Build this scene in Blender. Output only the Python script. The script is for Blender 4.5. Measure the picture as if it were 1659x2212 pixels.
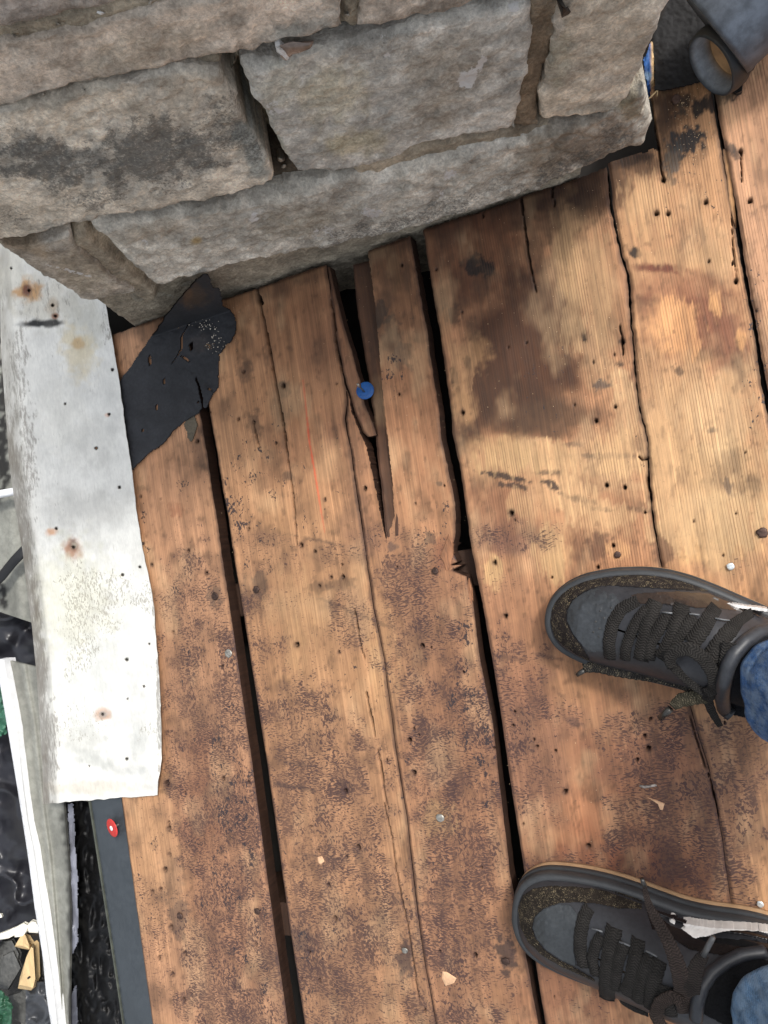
import bpy, math, random
import numpy as np
from mathutils import Matrix, Vector
random.seed(7)
for o in list(bpy.data.objects): bpy.data.objects.remove(o, do_unlink=True)
scn = bpy.context.scene
COL = scn.collection

# ------------------------------------------------------------------ camera, sky, sun, exposure
F, CX, CY, H = 1597.0, 829.5, 1106.0, 0.87
_g = np.array([135, -64, -1597.0]); UP = -_g/np.linalg.norm(_g)
_a = np.array([.985, .152, 0.0]); _a -= UP*(_a@UP); _a /= np.linalg.norm(_a)
_n = np.cross(_a, UP)
RC = np.array([_a, -_n, UP])                       # camera frame -> world (X along wall, Y into wall, Z up)
cam_d = bpy.data.cameras.new('camera'); cam = bpy.data.objects.new('camera', cam_d); COL.objects.link(cam)
cam_d.sensor_fit = 'VERTICAL'; cam_d.sensor_height = 36; cam_d.lens = 36*F/2212
cam_d.clip_start = .02; cam_d.clip_end = 400
M = Matrix.Identity(4)
for i in range(3):
    for j in range(3): M[i][j] = RC[i, j]
M[2][3] = H
cam.matrix_world = M
scn.camera = cam
SUN_AZ, SUN_EL = math.radians(38), math.radians(62)   # azimuth clockwise from +Y
world = bpy.data.worlds.new('World'); scn.world = world; world.use_nodes = True
wn = world.node_tree.nodes; wl_ = world.node_tree.links
sky = wn.new('ShaderNodeTexSky'); sky.sky_type = 'NISHITA'; sky.sun_disc = False
sky.sun_elevation = SUN_EL; sky.sun_rotation = SUN_AZ; sky.dust_density = 4; sky.air_density = 1.2
hsv = wn.new('ShaderNodeHueSaturation'); hsv.inputs['Saturation'].default_value = .35
wl_.new(sky.outputs[0], hsv.inputs['Color']); wl_.new(hsv.outputs[0], wn['Background'].inputs[0])
wn['Background'].inputs[1].default_value = .15
sd = bpy.data.lights.new('sun', 'SUN'); sd.energy = 1.5; sd.angle = math.radians(7); sd.color = (1, .965, .91)
sun = bpy.data.objects.new('sun', sd); COL.objects.link(sun)
sdir = Vector((math.sin(SUN_AZ)*math.cos(SUN_EL), math.cos(SUN_AZ)*math.cos(SUN_EL), math.sin(SUN_EL)))
sun.rotation_euler = sdir.to_track_quat('Z', 'Y').to_euler(); sun.location = sdir*5
vs = scn.view_settings; vs.view_transform = 'Standard'; vs.look = 'None'; vs.gamma = 1; vs.use_curve_mapping = False
vs.exposure = 0.62

# ------------------------------------------------------------------ coordinates
PHI = math.radians(18.8)                            # roof pitch, eave at the left
W = np.array([math.cos(PHI), 0, math.sin(PHI)]); NM = np.array([-math.sin(PHI), 0, math.cos(PHI)]); YY = np.array([0, 1.0, 0])
DECK = Matrix.Identity(4)
for i in range(3):
    DECK[i][0] = W[i]; DECK[i][1] = YY[i]; DECK[i][2] = NM[i]
C0 = np.array([0, 0, H])
Y0 = .419*H                                         # front plane of the chimney
def ray(u, v):
    u = np.asarray(u, float); v = np.asarray(v, float)
    d = np.stack([u-CX, -(v-CY), np.full_like(u, -F)], -1)
    return d @ RC.T
def dk(u, v, h=0.0):                                # photo point -> deck coordinates at height h above the deck
    r = ray(u, v); t = (h - C0@NM)/(r@NM); P = C0 + t[..., None]*r
    return np.stack([P@W, P@YY, P@NM], -1)
def wl(u, v, off=0.0):                              # photo point -> chimney face (world), off = metres proud
    r = ray(u, v); t = (Y0-off)/r[..., 1]
    return C0 + t[..., None]*r
def pix_world(P):
    c = (P-C0) @ RC; return CX - F*c[..., 0]/c[..., 2], CY + F*c[..., 1]/c[..., 2]
def pix_deck(P):
    return pix_world(P[..., 0:1]*W + P[..., 1:2]*YY + P[..., 2:3]*NM)
def zf(x0, y0, k):                                  # enlarged-detail coordinates -> photo coordinates
    return lambda pts: [(x0+k*p[0], y0+k*p[1])+tuple(p[2:]) for p in pts]
Z1 = zf(0, 0, .5); Z2 = zf(829.5, 0, .5); Z3 = zf(0, 542.2, .3268); Z4 = zf(487.9, 433.7, .3595)
Z5 = zf(1030.1, 325.3, .3921); Z6 = zf(0, 1192.7, .4606); Z7 = zf(487.9, 1192.7, .4607)
ZL = zf(0, 1572.2, .2891); ZT = zf(1301.2, 0, .2157); ZM = zf(216.9, 542.2, .23285)
ZS1 = zf(1084.3, 1165.6, .3464); ZS2 = zf(1062.6, 1626.5, .3595)
def dkp(pts, h=0.0):
    a = np.array([p[:2] for p in pts], float); return dk(a[:, 0], a[:, 1], h)

# ------------------------------------------------------------------ noise and masks
_tab = {}
def vnoise(x, y, seed):
    if seed not in _tab: _tab[seed] = np.random.RandomState(seed).rand(256, 256)
    T = _tab[seed]; xi = np.floor(x).astype(int); yi = np.floor(y).astype(int)
    fx = x-xi; fy = y-yi; fx = fx*fx*(3-2*fx); fy = fy*fy*(3-2*fy)
    a = T[xi & 255, yi & 255]; b = T[(xi+1) & 255, yi & 255]; c = T[xi & 255, (yi+1) & 255]; d = T[(xi+1) & 255, (yi+1) & 255]
    return (a*(1-fx)+b*fx)*(1-fy) + (c*(1-fx)+d*fx)*fy
def fbm(x, y, seed, oc=4):
    s = 0; a = .5; t = 0
    for i in range(oc):
        s = s + a*vnoise(x*2**i+13.7*i, y*2**i+7.3*i, seed+i); t += a; a *= .5
    return s/t - .5
def sst(a, b, x):
    t = np.clip((x-a)/(b-a), 0, 1); return t*t*(3-2*t)
def blob(u, v, cu, cv, ru, rv, ang=0, warp=.5, edge=.35, sc=22., seed=3):
    c, s = math.cos(math.radians(ang)), math.sin(math.radians(ang))
    x = ((u-cu)*c+(v-cv)*s)/ru; y = (-(u-cu)*s+(v-cv)*c)/rv
    d = np.sqrt(x*x+y*y) + warp*2*fbm(u/sc+cu*.37, v/sc+cv*.71, seed, 4)
    return 1-sst(1-edge, 1+edge, d)
def segdist(u, v, pts):
    best = np.full(u.shape, 1e9); tt = np.zeros(u.shape); n = len(pts)-1
    for i in range(n):
        ax, ay = pts[i][:2]; bx, by = pts[i+1][:2]; dx, dy = bx-ax, by-ay; L = dx*dx+dy*dy+1e-12
        t = np.clip(((u-ax)*dx+(v-ay)*dy)/L, 0, 1); d = np.hypot(u-ax-t*dx, v-ay-t*dy)
        m = d < best; best[m] = d[m]; tt[m] = (i+t[m])/n
    return best, tt
def inside(u, v, pts):
    r = np.zeros(u.shape, bool); n = len(pts)
    for i in range(n):
        x1, y1 = pts[i][:2]; x2, y2 = pts[(i+1) % n][:2]
        if y1 == y2: continue
        c = ((y1 > v) != (y2 > v)) & (u < (x2-x1)*(v-y1)/(y2-y1)+x1); r ^= c
    return r
def poly(u, v, pts, soft=4., warp=6., sc=12., seed=5):
    d, _ = segdist(u, v, list(pts)+[pts[0]]); d = np.where(inside(u, v, pts), d, -d)
    d = d + warp*2*fbm(u/sc, v/sc, seed, 4); return sst(-soft, soft, d)
def lin(c):
    c = np.asarray(c, float)/255; return np.where(c < .04045, c/12.92, ((c+.055)/1.055)**2.4)
def mix(A, c, m):
    return A*(1-m[..., None]) + np.asarray(c)*m[..., None]

# ------------------------------------------------------------------ scene building helpers
def thing(name, label, cat, matrix=None, group=None, kind=None):
    o = bpy.data.objects.new(name, None); COL.objects.link(o); o.empty_display_size = .05
    if matrix is not None: o.matrix_world = matrix
    if label: o['label'] = label
    if cat: o['category'] = cat
    if group: o['group'] = group
    if kind: o['kind'] = kind
    return o
def tag(o, label=None, cat=None, group=None, kind=None):
    for k, x in (('label', label), ('category', cat), ('group', group), ('kind', kind)):
        if x: o[k] = x
    return o
def mk(name, V, Fs, mat, parent=None, matrix=None, smooth=True, attrs=None):
    V = np.asarray(V, np.float32).reshape(-1, 3)
    me = bpy.data.meshes.new(name)
    if isinstance(Fs, np.ndarray):
        nf, k = Fs.shape; flat = Fs.ravel(); st = np.arange(nf)*k; tot = np.full(nf, k)
    else:
        tot = np.array([len(f) for f in Fs]); flat = np.concatenate([np.asarray(f) for f in Fs]); st = np.concatenate([[0], np.cumsum(tot)[:-1]]); nf = len(Fs)
    me.vertices.add(len(V)); me.vertices.foreach_set('co', V.ravel())
    me.loops.add(len(flat)); me.loops.foreach_set('vertex_index', flat.astype(np.int32))
    me.polygons.add(nf); me.polygons.foreach_set('loop_start', st.astype(np.int32)); me.polygons.foreach_set('loop_total', tot.astype(np.int32))
    me.polygons.foreach_set('use_smooth', np.full(nf, smooth))
    me.update(calc_edges=True); me.validate()
    if attrs:
        for k, A in attrs.items():
            A = np.asarray(A, np.float32)
            if A.shape[1] == 3: A = np.concatenate([A, np.ones((len(A), 1), np.float32)], 1)
            at = me.attributes.new(k, 'FLOAT_COLOR', 'POINT'); at.data.foreach_set('color', A.ravel())
    me.materials.append(mat)
    o = bpy.data.objects.new(name, me); COL.objects.link(o)
    if parent is not None: o.parent = parent
    elif matrix is not None: o.matrix_world = matrix
    return o
def grid(name, P, mat, parent=None, mask=None, thick=None, attrs=None, sidecol=None, matrix=None, closed=False, smooth=True, bottom=False):
    """P (ny,nx,3); rows run so that the face normal is row x col; thick = extrusion vector of the skirt"""
    ny, nx = P.shape[:2]; idx = np.arange(ny*nx).reshape(ny, nx)
    if closed:
        n2 = np.roll(idx, -1, 1); q = np.stack([idx[:-1], n2[:-1], n2[1:], idx[1:]], -1)
    else: q = np.stack([idx[:-1, :-1], idx[:-1, 1:], idx[1:, 1:], idx[1:, :-1]], -1)
    if mask is not None: q = q[mask]
    q = q.reshape(-1, 4)
    used = np.unique(q); rm = np.full(ny*nx, -1); rm[used] = np.arange(len(used)); q = rm[q]
    V = P.reshape(-1, 3)[used]
    A = {k: np.asarray(x).reshape(ny*nx, -1)[used] for k, x in (attrs or {}).items()}
    if thick is not None:
        N = len(V); a = q.ravel(); b = np.roll(q, -1, 1).ravel(); code = a*N+b; rev = b*N+a
        bd = ~np.isin(code, rev); a = a[bd]; b = b[bd]
        vs_ = np.unique(np.concatenate([a, b])); m2 = np.full(N, -1); m2[vs_] = np.arange(len(vs_)); K = len(vs_)
        top = V[vs_]; bot = top + np.asarray(thick)
        ia, ib = m2[a]+N, m2[b]+N
        s = np.stack([ib, ia, ia+K, ib+K], -1)
        V = np.concatenate([V, top, bot])
        for k in A:
            e = A[k][vs_]
            e2 = e
            if sidecol is not None and k in sidecol:
                e2 = np.tile(np.asarray(sidecol[k], float), (K, 1))
                if k == 'Col': e2 = e2*(.75+.5*np.random.RandomState(1).rand(K, 1)); e = e2
                else: e = e2
            A[k] = np.concatenate([A[k], e, e2])
        fs = np.concatenate([q, s])
        if bottom:
            V = np.concatenate([V, V[:N]+np.asarray(thick)]); fs = np.concatenate([fs, q[:, ::-1]+N+2*K])
            for k in A: A[k] = np.concatenate([A[k], A[k][:N]])
        q = fs
    return mk(name, V, q, mat, parent, matrix, smooth, A)

# ------------------------------------------------------------------ materials
def newmat(name):
    m = bpy.data.materials.new(name); m.use_nodes = True
    nt = m.node_tree; b = nt.nodes['Principled BSDF']; return m, nt, b
class NB:
    def __init__(s, nt): s.nt = nt
    def n(s, t, **kw):
        nd = s.nt.nodes.new(t)
        for k, x in kw.items(): setattr(nd, k, x)
        return nd
    def put(s, sock, x):
        if x is None: return
        if isinstance(x, bpy.types.NodeSocket): s.nt.links.new(x, sock)
        else:
            if sock.type == 'RGBA' and len(x) == 3: x = tuple(x)+(1,)
            sock.default_value = x
    def coord(s, sc=(1, 1, 1), rot=(0, 0, 0)):
        t = s.n('ShaderNodeTexCoord'); m = s.n('ShaderNodeMapping'); m.inputs['Scale'].default_value = sc; m.inputs['Rotation'].default_value = rot
        s.nt.links.new(t.outputs['Object'], m.inputs['Vector']); return m.outputs[0]
    def noise(s, vec, scale=1, detail=4, rough=.55, dist=0):
        t = s.n('ShaderNodeTexNoise'); s.put(t.inputs['Vector'], vec); t.inputs['Scale'].default_value = scale
        t.inputs['Detail'].default_value = detail; t.inputs['Roughness'].default_value = rough; t.inputs['Distortion'].default_value = dist
        return t.outputs[0]
    def math(s, op, a, b=None, c=None, clamp=False):
        t = s.n('ShaderNodeMath', operation=op); t.use_clamp = clamp
        s.put(t.inputs[0], a); s.put(t.inputs[1], b)
        if c is not None: s.put(t.inputs[2], c)
        return t.outputs[0]
    def ramp(s, x, a, b, o0=0., o1=1.):
        t = s.n('ShaderNodeMapRange', interpolation_type='SMOOTHSTEP'); s.put(t.inputs[0], x); s.put(t.inputs[1], a); s.put(t.inputs[2], b)
        t.inputs[3].default_value = o0; t.inputs[4].default_value = o1; return t.outputs[0]
    def mix(s, f, a, b, mode='MIX'):
        t = s.n('ShaderNodeMix', data_type='RGBA', blend_type=mode); s.put(t.inputs[0], f); s.put(t.inputs[6], a); s.put(t.inputs[7], b); return t.outputs[2]
    def attr(s, name):
        t = s.n('ShaderNodeAttribute', attribute_name=name); return t.outputs['Color']
    def sep(s, c):
        t = s.n('ShaderNodeSeparateColor'); s.nt.links.new(c, t.inputs[0]); return t.outputs
    def bump(s, h, strength=.5, dist=.001, normal=None):
        t = s.n('ShaderNodeBump'); t.inputs['Strength'].default_value = strength; t.inputs['Distance'].default_value = dist
        s.put(t.inputs['Height'], h)
        if normal is not None: s.put(t.inputs['Normal'], normal)
        return t.outputs[0]

def make_wood():
    m, nt, b = newmat('weathered_board'); k = NB(nt)
    col = k.attr('Col'); ms = k.sep(k.attr('Msk'))
    warp = k.noise(k.coord((14, 3, 10)), 1, 2)
    co = k.n('ShaderNodeTexCoord').outputs['Object']
    # fine growth lines along the board
    mp = k.n('ShaderNodeMapping'); mp.inputs['Scale'].default_value = (430, 9, 60)
    add = k.n('ShaderNodeVectorMath', operation='MULTIPLY_ADD'); nt.links.new(warp, add.inputs[0]); add.inputs[1].default_value = (.012, 0, 0); nt.links.new(co, add.inputs[2])
    nt.links.new(add.outputs[0], mp.inputs['Vector'])
    fine = k.noise(mp.outputs[0], 1, 3, .6)
    mp2 = k.n('ShaderNodeMapping'); mp2.inputs['Scale'].default_value = (60, 2.2, 10); nt.links.new(add.outputs[0], mp2.inputs['Vector'])
    broad = k.noise(mp2.outputs[0], 1, 4, .6)
    wv = k.n('ShaderNodeTexWave', wave_type='BANDS', bands_direction='X', wave_profile='SIN'); wv.inputs['Scale'].default_value = 112; wv.inputs['Distortion'].default_value = 4.5
    wv.inputs['Detail'].default_value = 2; wv.inputs['Detail Scale'].default_value = .35
    mp3 = k.n('ShaderNodeMapping'); mp3.inputs['Scale'].default_value = (1, .06, 1); nt.links.new(add.outputs[0], mp3.inputs['Vector']); nt.links.new(mp3.outputs[0], wv.inputs['Vector'])
    lines = k.math('MULTIPLY', k.math('MULTIPLY', k.ramp(wv.outputs['Fac'], .6, 1.0), ms[2]), k.ramp(k.noise(k.coord((18, 5, 10)), 1, 3), .38, .62, .15, 1.))
    g1 = k.ramp(fine, .3, .7, .80, 1.14); g2 = k.ramp(broad, .3, .7, .84, 1.13)
    mul = k.math('MULTIPLY', g1, g2)
    spots = k.noise(k.coord((32, 17, 20)), 1, 5, .6); mul = k.math('MULTIPLY', mul, k.ramp(spots, .3, .7, .86, 1.12))
    vm = k.n('ShaderNodeVectorMath', operation='SCALE'); nt.links.new(col, vm.inputs[0]); nt.links.new(mul, vm.inputs['Scale'])
    c = k.mix(k.math('MULTIPLY', lines, .42), vm.outputs[0], (.10, .045, .02))
    # short leathery ticks left by the old roofing felt, lying across the grain
    dist = k.n('ShaderNodeVectorMath', operation='MULTIPLY_ADD')
    nn = k.n('ShaderNodeTexNoise'); nt.links.new(k.coord((1, 1, 1)), nn.inputs['Vector']); nn.inputs['Scale'].default_value = 38; nn.inputs['Detail'].default_value = 2
    nt.links.new(nn.outputs['Color'], dist.inputs[0]); dist.inputs[1].default_value = (.016, .016, 0); nt.links.new(co, dist.inputs[2])
    mt = k.n('ShaderNodeMapping'); mt.inputs['Scale'].default_value = (215, 640, 100); mt.inputs['Rotation'].default_value = (0, 0, -.2); nt.links.new(dist.outputs[0], mt.inputs['Vector'])
    tick = k.noise(mt.outputs[0], 1, 1.5, .5)
    patch = k.noise(k.coord((30, 30, 30)), 1, 4, .65)
    dens = k.math('MULTIPLY', ms[0], k.ramp(patch, .25, .75, .72, 1.15))
    thr = k.math('SUBTRACT', .77, k.math('MULTIPLY', dens, .29))
    tk = k.ramp(k.math('SUBTRACT', tick, thr), -.015, .03)
    iso = k.noise(k.coord((300, 260, 100), (0, 0, .9)), 1, 3, .6, .8)
    tk2 = k.ramp(k.math('SUBTRACT', iso, k.math('SUBTRACT', .80, k.math('MULTIPLY', dens, .30))), -.015, .03)
    sel = k.ramp(k.noise(k.coord((22, 14, 20), (0, 0, 2)), 1, 3), .40, .56)
    tk = k.math('ADD', k.math('MULTIPLY', tk, sel), k.math('MULTIPLY', tk2, k.math('SUBTRACT', 1, sel)))
    tk = k.math('MULTIPLY', k.math('MULTIPLY', tk, k.ramp(ms[0], .02, .15)), k.ramp(broad, .3, .6, .7, 1.05))
    c = k.mix(k.math('MULTIPLY', dens, .34), c, (.12, .062, .048))
    c = k.mix(k.math('MULTIPLY', tk, .80), c, (.046, .025, .026))
    fs = k.noise(k.coord((420, 330, 100), (0, 0, .5)), 1, 3, .7); c = k.mix(k.ramp(fs, .60, .78, 0, .55), c, (.07, .04, .03))
    # tar specks
    sp = k.noise(k.coord((330, 220, 100), (0, 0, .3)), 1, 3, .65)
    cl = k.noise(k.coord((24, 18, 20)), 1, 3, .6)
    thr2 = k.math('SUBTRACT', .80, k.math('MULTIPLY', k.math('MULTIPLY', ms[1], k.ramp(cl, .32, .62, .45, 1.1)), .27))
    tr = k.math('MULTIPLY', k.ramp(k.math('SUBTRACT', sp, thr2), -.01, .02), k.ramp(ms[1], .02, .15))
    c = k.mix(k.math('MULTIPLY', tr, .9), c, (.028, .022, .026))
    nt.links.new(c, b.inputs['Base Color'])
    rg = k.ramp(fine, .3, .7, .62, .82); nt.links.new(k.math('SUBTRACT', rg, k.math('MULTIPLY', tr, .2)), b.inputs['Roughness'])
    b.inputs['Specular IOR Level'].default_value = .35
    hgt = k.math('ADD', k.math('MULTIPLY', fine, .6), k.math('ADD', k.math('MULTIPLY', tk, .45), k.math('MULTIPLY', tr, .7)))
    hgt = k.math('SUBTRACT', hgt, k.math('MULTIPLY', lines, .5))
    nt.links.new(k.bump(hgt, .55, .0007), b.inputs['Normal'])
    return m
WOOD = make_wood()

def make_stone(name, mortar=False):
    m, nt, b = newmat(name); k = NB(nt)
    col = k.attr('Col'); ms = k.sep(k.attr('Msk'))
    n1 = k.noise(k.coord(), 320 if not mortar else 260, 5, .75); n2 = k.noise(k.coord(), 45, 5, .65); n3 = k.noise(k.coord(), 9, 3)
    nw = k.noise(k.coord((1, 1, 1)), 120, 3, .7, 1.5)
    mul = k.math('MULTIPLY', k.ramp(n1, .34, .68, .78, 1.2), k.math('MULTIPLY', k.ramp(n2, .33, .67, .74, 1.24), k.ramp(n3, .3, .7, .88, 1.1)))
    mul = k.math('MULTIPLY', mul, k.ramp(nw, .34, .66, .88, 1.1))
    vm = k.n('ShaderNodeVectorMath', operation='SCALE'); nt.links.new(col, vm.inputs[0]); nt.links.new(mul, vm.inputs['Scale'])
    # soot and lichen grain, dense where the mask says
    sn = k.noise(k.coord(), 330, 6, .8); so = k.ramp(k.math('SUBTRACT', sn, k.math('SUBTRACT', .80, k.math('MULTIPLY', ms[0], .40))), -.06, .10)
    c = k.mix(k.math('MULTIPLY', so, .64), vm.outputs[0], (.062, .064, .062))
    vo = k.n('ShaderNodeTexVoronoi'); nt.links.new(k.coord(), vo.inputs['Vector']); vo.inputs['Scale'].default_value = 330
    pit = k.ramp(k.math('ADD', vo.outputs['Distance'], n2), .28, .5)
    c = k.mix(k.math('MULTIPLY', k.math('SUBTRACT', 1, pit), .35), c, (.06, .05, .04))
    wh = k.math('MULTIPLY', k.ramp(k.math('ADD', k.noise(k.coord(), 160, 4, .7), k.math('MULTIPLY', ms[1], .4)), .66, .78), k.ramp(ms[1], .02, .3))
    c = k.mix(wh, c, (.62, .60, .57))
    nt.links.new(c, b.inputs['Base Color']); b.inputs['Roughness'].default_value = .93; b.inputs['Specular IOR Level'].default_value = .2
    h = k.math('ADD', k.math('MULTIPLY', n1, .8), k.math('ADD', k.math('MULTIPLY', nw, .9), k.math('ADD', k.math('MULTIPLY', n2, 1.5), k.math('MULTIPLY', pit, .5))))
    nt.links.new(k.bump(h, 1.0, .0017 if not mortar else .003), b.inputs['Normal'])
    return m
STONE = make_stone('weathered_sandstone'); MORTAR = make_stone('lime_mortar', True)

def make_plain(name, col, rough=.6, metal=0., nscale=60, namp=.25, bump=.3, bdist=.001, spec=.5, rr=.15, stretch=(1, 1, 1), coat=0):
    m, nt, b = newmat(name); k = NB(nt)
    n1 = k.noise(k.coord(stretch), nscale, 5, .6); n2 = k.noise(k.coord(stretch), nscale*.15, 3, .5)
    f = k.math('MULTIPLY', k.ramp(n1, .3, .7, 1-namp, 1+namp), k.ramp(n2, .3, .7, 1-namp*.7, 1+namp*.7))
    vm = k.n('ShaderNodeVectorMath', operation='SCALE'); vm.inputs[0].default_value = col; nt.links.new(f, vm.inputs['Scale'])
    nt.links.new(vm.outputs[0], b.inputs['Base Color']); b.inputs['Metallic'].default_value = metal
    nt.links.new(k.ramp(n1, .3, .7, max(.05, rough-rr), min(1, rough+rr)), b.inputs['Roughness'])
    b.inputs['Specular IOR Level'].default_value = spec; b.inputs['Coat Weight'].default_value = coat
    if bump: nt.links.new(k.bump(n1, bump, bdist), b.inputs['Normal'])
    return m
def make_attr(name, rough=.6, metal=0., nscale=200, namp=.12, bump=.3, bdist=.0006, spec=.5, dust=None, chev=False):
    """colour from the Col attribute; optional pale fibrous sawdust where Msk.r says"""
    m, nt, b = newmat(name); k = NB(nt)
    n1 = k.noise(k.coord(), nscale, 5, .65); n2 = k.noise(k.coord(), nscale*.12, 4, .6)
    f = k.math('MULTIPLY', k.ramp(n1, .3, .7, 1-namp, 1+namp), k.ramp(n2, .3, .7, 1-namp, 1+namp))
    vm = k.n('ShaderNodeVectorMath', operation='SCALE'); nt.links.new(k.attr('Col'), vm.inputs[0]); nt.links.new(f, vm.inputs['Scale'])
    c = vm.outputs[0]; h = n1
    if dust:
        ms = k.sep(k.attr('Msk'))
        dn = k.noise(k.coord((1, 1, 1), (.3, .5, .2)), 1300, 2, .6, 1.0); cl = k.noise(k.coord(), 160, 4, .7)
        thr = k.math('SUBTRACT', .86, k.math('MULTIPLY', k.math('MULTIPLY', ms[0], k.ramp(cl, .3, .65, .4, 1.0)), .30))
        dd = k.math('MULTIPLY', k.ramp(k.math('SUBTRACT', dn, thr), 0, .03), k.ramp(ms[0], .02, .1))
        c = k.mix(k.math('MULTIPLY', dd, .85), c, dust); h = k.math('ADD', n1, dd)
    if chev:
        st = k.sep(k.attr('ST'))       # woven chevrons of a flat lace
        t2 = k.math('ABSOLUTE', k.math('SUBTRACT', k.math('FRACT', k.math('MULTIPLY', st[1], 2.0)), .5))
        ph = k.math('ADD', k.math('MULTIPLY', st[0], 2400), k.math('MULTIPLY', t2, 9))
        w = k.math('SINE', ph); h = k.math('ADD', k.math('MULTIPLY', n1, .7), k.math('MULTIPLY', w, .6))
        c2 = k.n('ShaderNodeVectorMath', operation='SCALE'); nt.links.new(c, c2.inputs[0]); nt.links.new(k.ramp(w, -1, 1, .65, 1.25), c2.inputs['Scale']); c = c2.outputs[0]
    nt.links.new(c, b.inputs['Base Color']); b.inputs['Roughness'].default_value = rough; b.inputs['Metallic'].default_value = metal
    b.inputs['Specular IOR Level'].default_value = spec
    if bump: nt.links.new(k.bump(h, bump, bdist), b.inputs['Normal'])
    return m

# ------------------------------------------------------------------ painting of the boards (photo coordinates)
nail_holes = [(527,803,3),(612,832,4.5),(651,1178,4.5),(641,1393,4.5),(446,1238,4),(407,1190,3.5),(427,953,3.5),(691,1266,3),(741,1246,3.5),(746,1709,5),(774,1830,4.5),
 (885,1598,4.5),(895,1669,4.5),(912,1395,4.5),(724,1985,4.5),(365,1790,4.5),(357,1878,4),(347,1920,3),(370,2003,4.5),(1104,1108,4.5),(1092,1330,4),(1287,910,4),(1311,1048,4),(1350,1053,3.5),
 (1345,738,5),(1221,1710,4.5),(1271,1827,4.5),(1393,1590,3.5),(1401,1617,5),(1525,437,4.5),(1418,461,5),(1443,461,4),(1433,388,5),(1620,435,5),(1590,608,4.5),(1600,328,4.5),
 (1000,892,4),(1069,1215,4),(790,1055,3.5),(668,2055,4),(1027,2063,4.5),(366,1846,3),(360,1693,5.5),(483,1682,4),(373,2105,4),(399,2060,4.5),(397,2160,4),(538,1690,3),(553,2040,3),
 (710,1912,4),(600,1140,0),(549,912,3),(330,1925,3),(308,868,3),(480,1440,3),(1033,2255,4),(1330,2120,0),(1212,2095,4.5),(1560,1975,4),(1340,1690,0),(1590,460,0)]
dark_marks = [ # u,v,ru,rv,angle,rgb,alpha : charred / tar marks
 (1020,575,20,22,0,(38,36,40),.95),(1047,578,17,19,0,(38,36,40),.95),(1480,305,40,28,-28,(66,66,72),.95),(1455,345,30,18,-70,(96,92,92),.8),(1530,225,60,16,-22,(52,48,50),.95),(1478,218,22,14,-20,(52,48,50),.9),
 (1372,548,9,10,20,(45,42,44),.85),(1372,545,22,9,20,(70,55,45),.5),(982,812,7,22,-5,(48,40,36),.9),(1262,722,5,18,-4,(20,16,14),.95),(1012,780,8,16,-10,(60,48,40),.8),
 (1090,1030,46,6,12,(60,52,54),.85),(1110,1050,30,6,8,(60,52,54),.8),(1195,1050,22,8,14,(60,52,54),.85),(1255,1080,40,7,14,(60,52,54),.85),(1290,1098,26,5,8,(60,52,54),.8),
 (1185,1020,30,6,0,(90,75,65),.6),(1300,985,60,6,0,(90,75,70),.55),(1230,960,25,5,0,(90,75,70),.5),(820,680,20,26,0,(70,62,58),.7),(846,730,22,40,-5,(80,66,58),.5),
 (870,765,22,30,-10,(86,70,62),.55),(975,680,18,22,0,(45,38,36),.55),(1300,830,16,14,0,(90,80,78),.75),(1270,650,0.1,.1,0,(0,0,0),0),
 (1575,320,22,10,30,(80,74,74),.7),(1590,335,10,14,0,(60,56,58),.6),(1450,390,14,10,0,(90,80,74),.6),(1462,800,12,9,40,(60,55,55),.6),(1540,930,10,6,0,(80,75,72),.6),
 (560,1265,16,30,0,(96,80,70),.65),(465,1288,16,24,0,(110,92,80),.65),(640,1255,0.1,0.1,0,(0,0,0),0),(740,1262,28,14,0,(96,76,62),.55),(690,1270,26,12,0,(96,76,62),.45),
 (362,1693,18,22,0,(96,76,62),.6),(385,1978,20,40,0,(98,84,76),.6),(370,1900,26,50,0,(150,118,92),.5),(875,2070,18,36,0,(72,66,68),.75),(1095,2060,22,44,-5,(70,60,62),.8),(650,2030,34,30,0,(86,74,72),.6),
 (746,1700,16,20,0,(80,66,60),.55),(774,1845,12,18,0,(80,66,60),.5),(612,838,14,16,0,(70,56,46),.6),(527,806,18,26,0,(110,84,66),.55),(549,915,16,30,0,(80,64,54),.55),
 (1104,1108,9,9,0,(50,46,50),.8),(1340,790,7,5,0,(60,52,48),.7),(1345,738,8,6,0,(30,24,20),.8),(1575,1055,9,26,-20,(80,72,74),.6),(1380,1100,40,6,5,(120,92,70),.5),(1440,1185,30,34,-20,(128,92,70),.6),
 (1300,1180,34,26,-20,(112,78,62),.6),(1200,1600,0.1,.1,0,(0,0,0),0),(1070,1225,0.1,0.1,0,(0,0,0),0),(1560,2100,30,40,0,(110,76,56),.4),(930,1165,14,12,0,(70,60,62),.6),(850,1180,12,9,0,(80,72,76),.6),
 (1190,1420,40,4,12,(100,72,62),.5),(1210,1500,16,4,30,(90,66,60),.4),(1100,1420,34,5,12,(90,66,60),.45),(1240,1560,24,8,25,(84,70,72),.5),(1050,1480,0.1,.1,0,(0,0,0),0),
 (770,1325,90,4,22,(92,70,60),.55),(640,1700,60,5,10,(80,68,64),.65),(640,1650,50,4,8,(96,78,70),.5),(690,1850,60,5,10,(96,78,70),.5),(900,1950,90,4,4,(86,68,62),.5),(700,1170,60,3,12,(96,76,66),.5),
 (620,1030,14,10,0,(80,66,62),.5),(380,1100,18,14,0,(150,92,62),.5),(950,1045,8,5,0,(90,76,70),.6),(1000,1130,10,30,0,(70,60,62),.5),(440,1650,0.1,.1,0,(0,0,0),0)]
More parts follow.
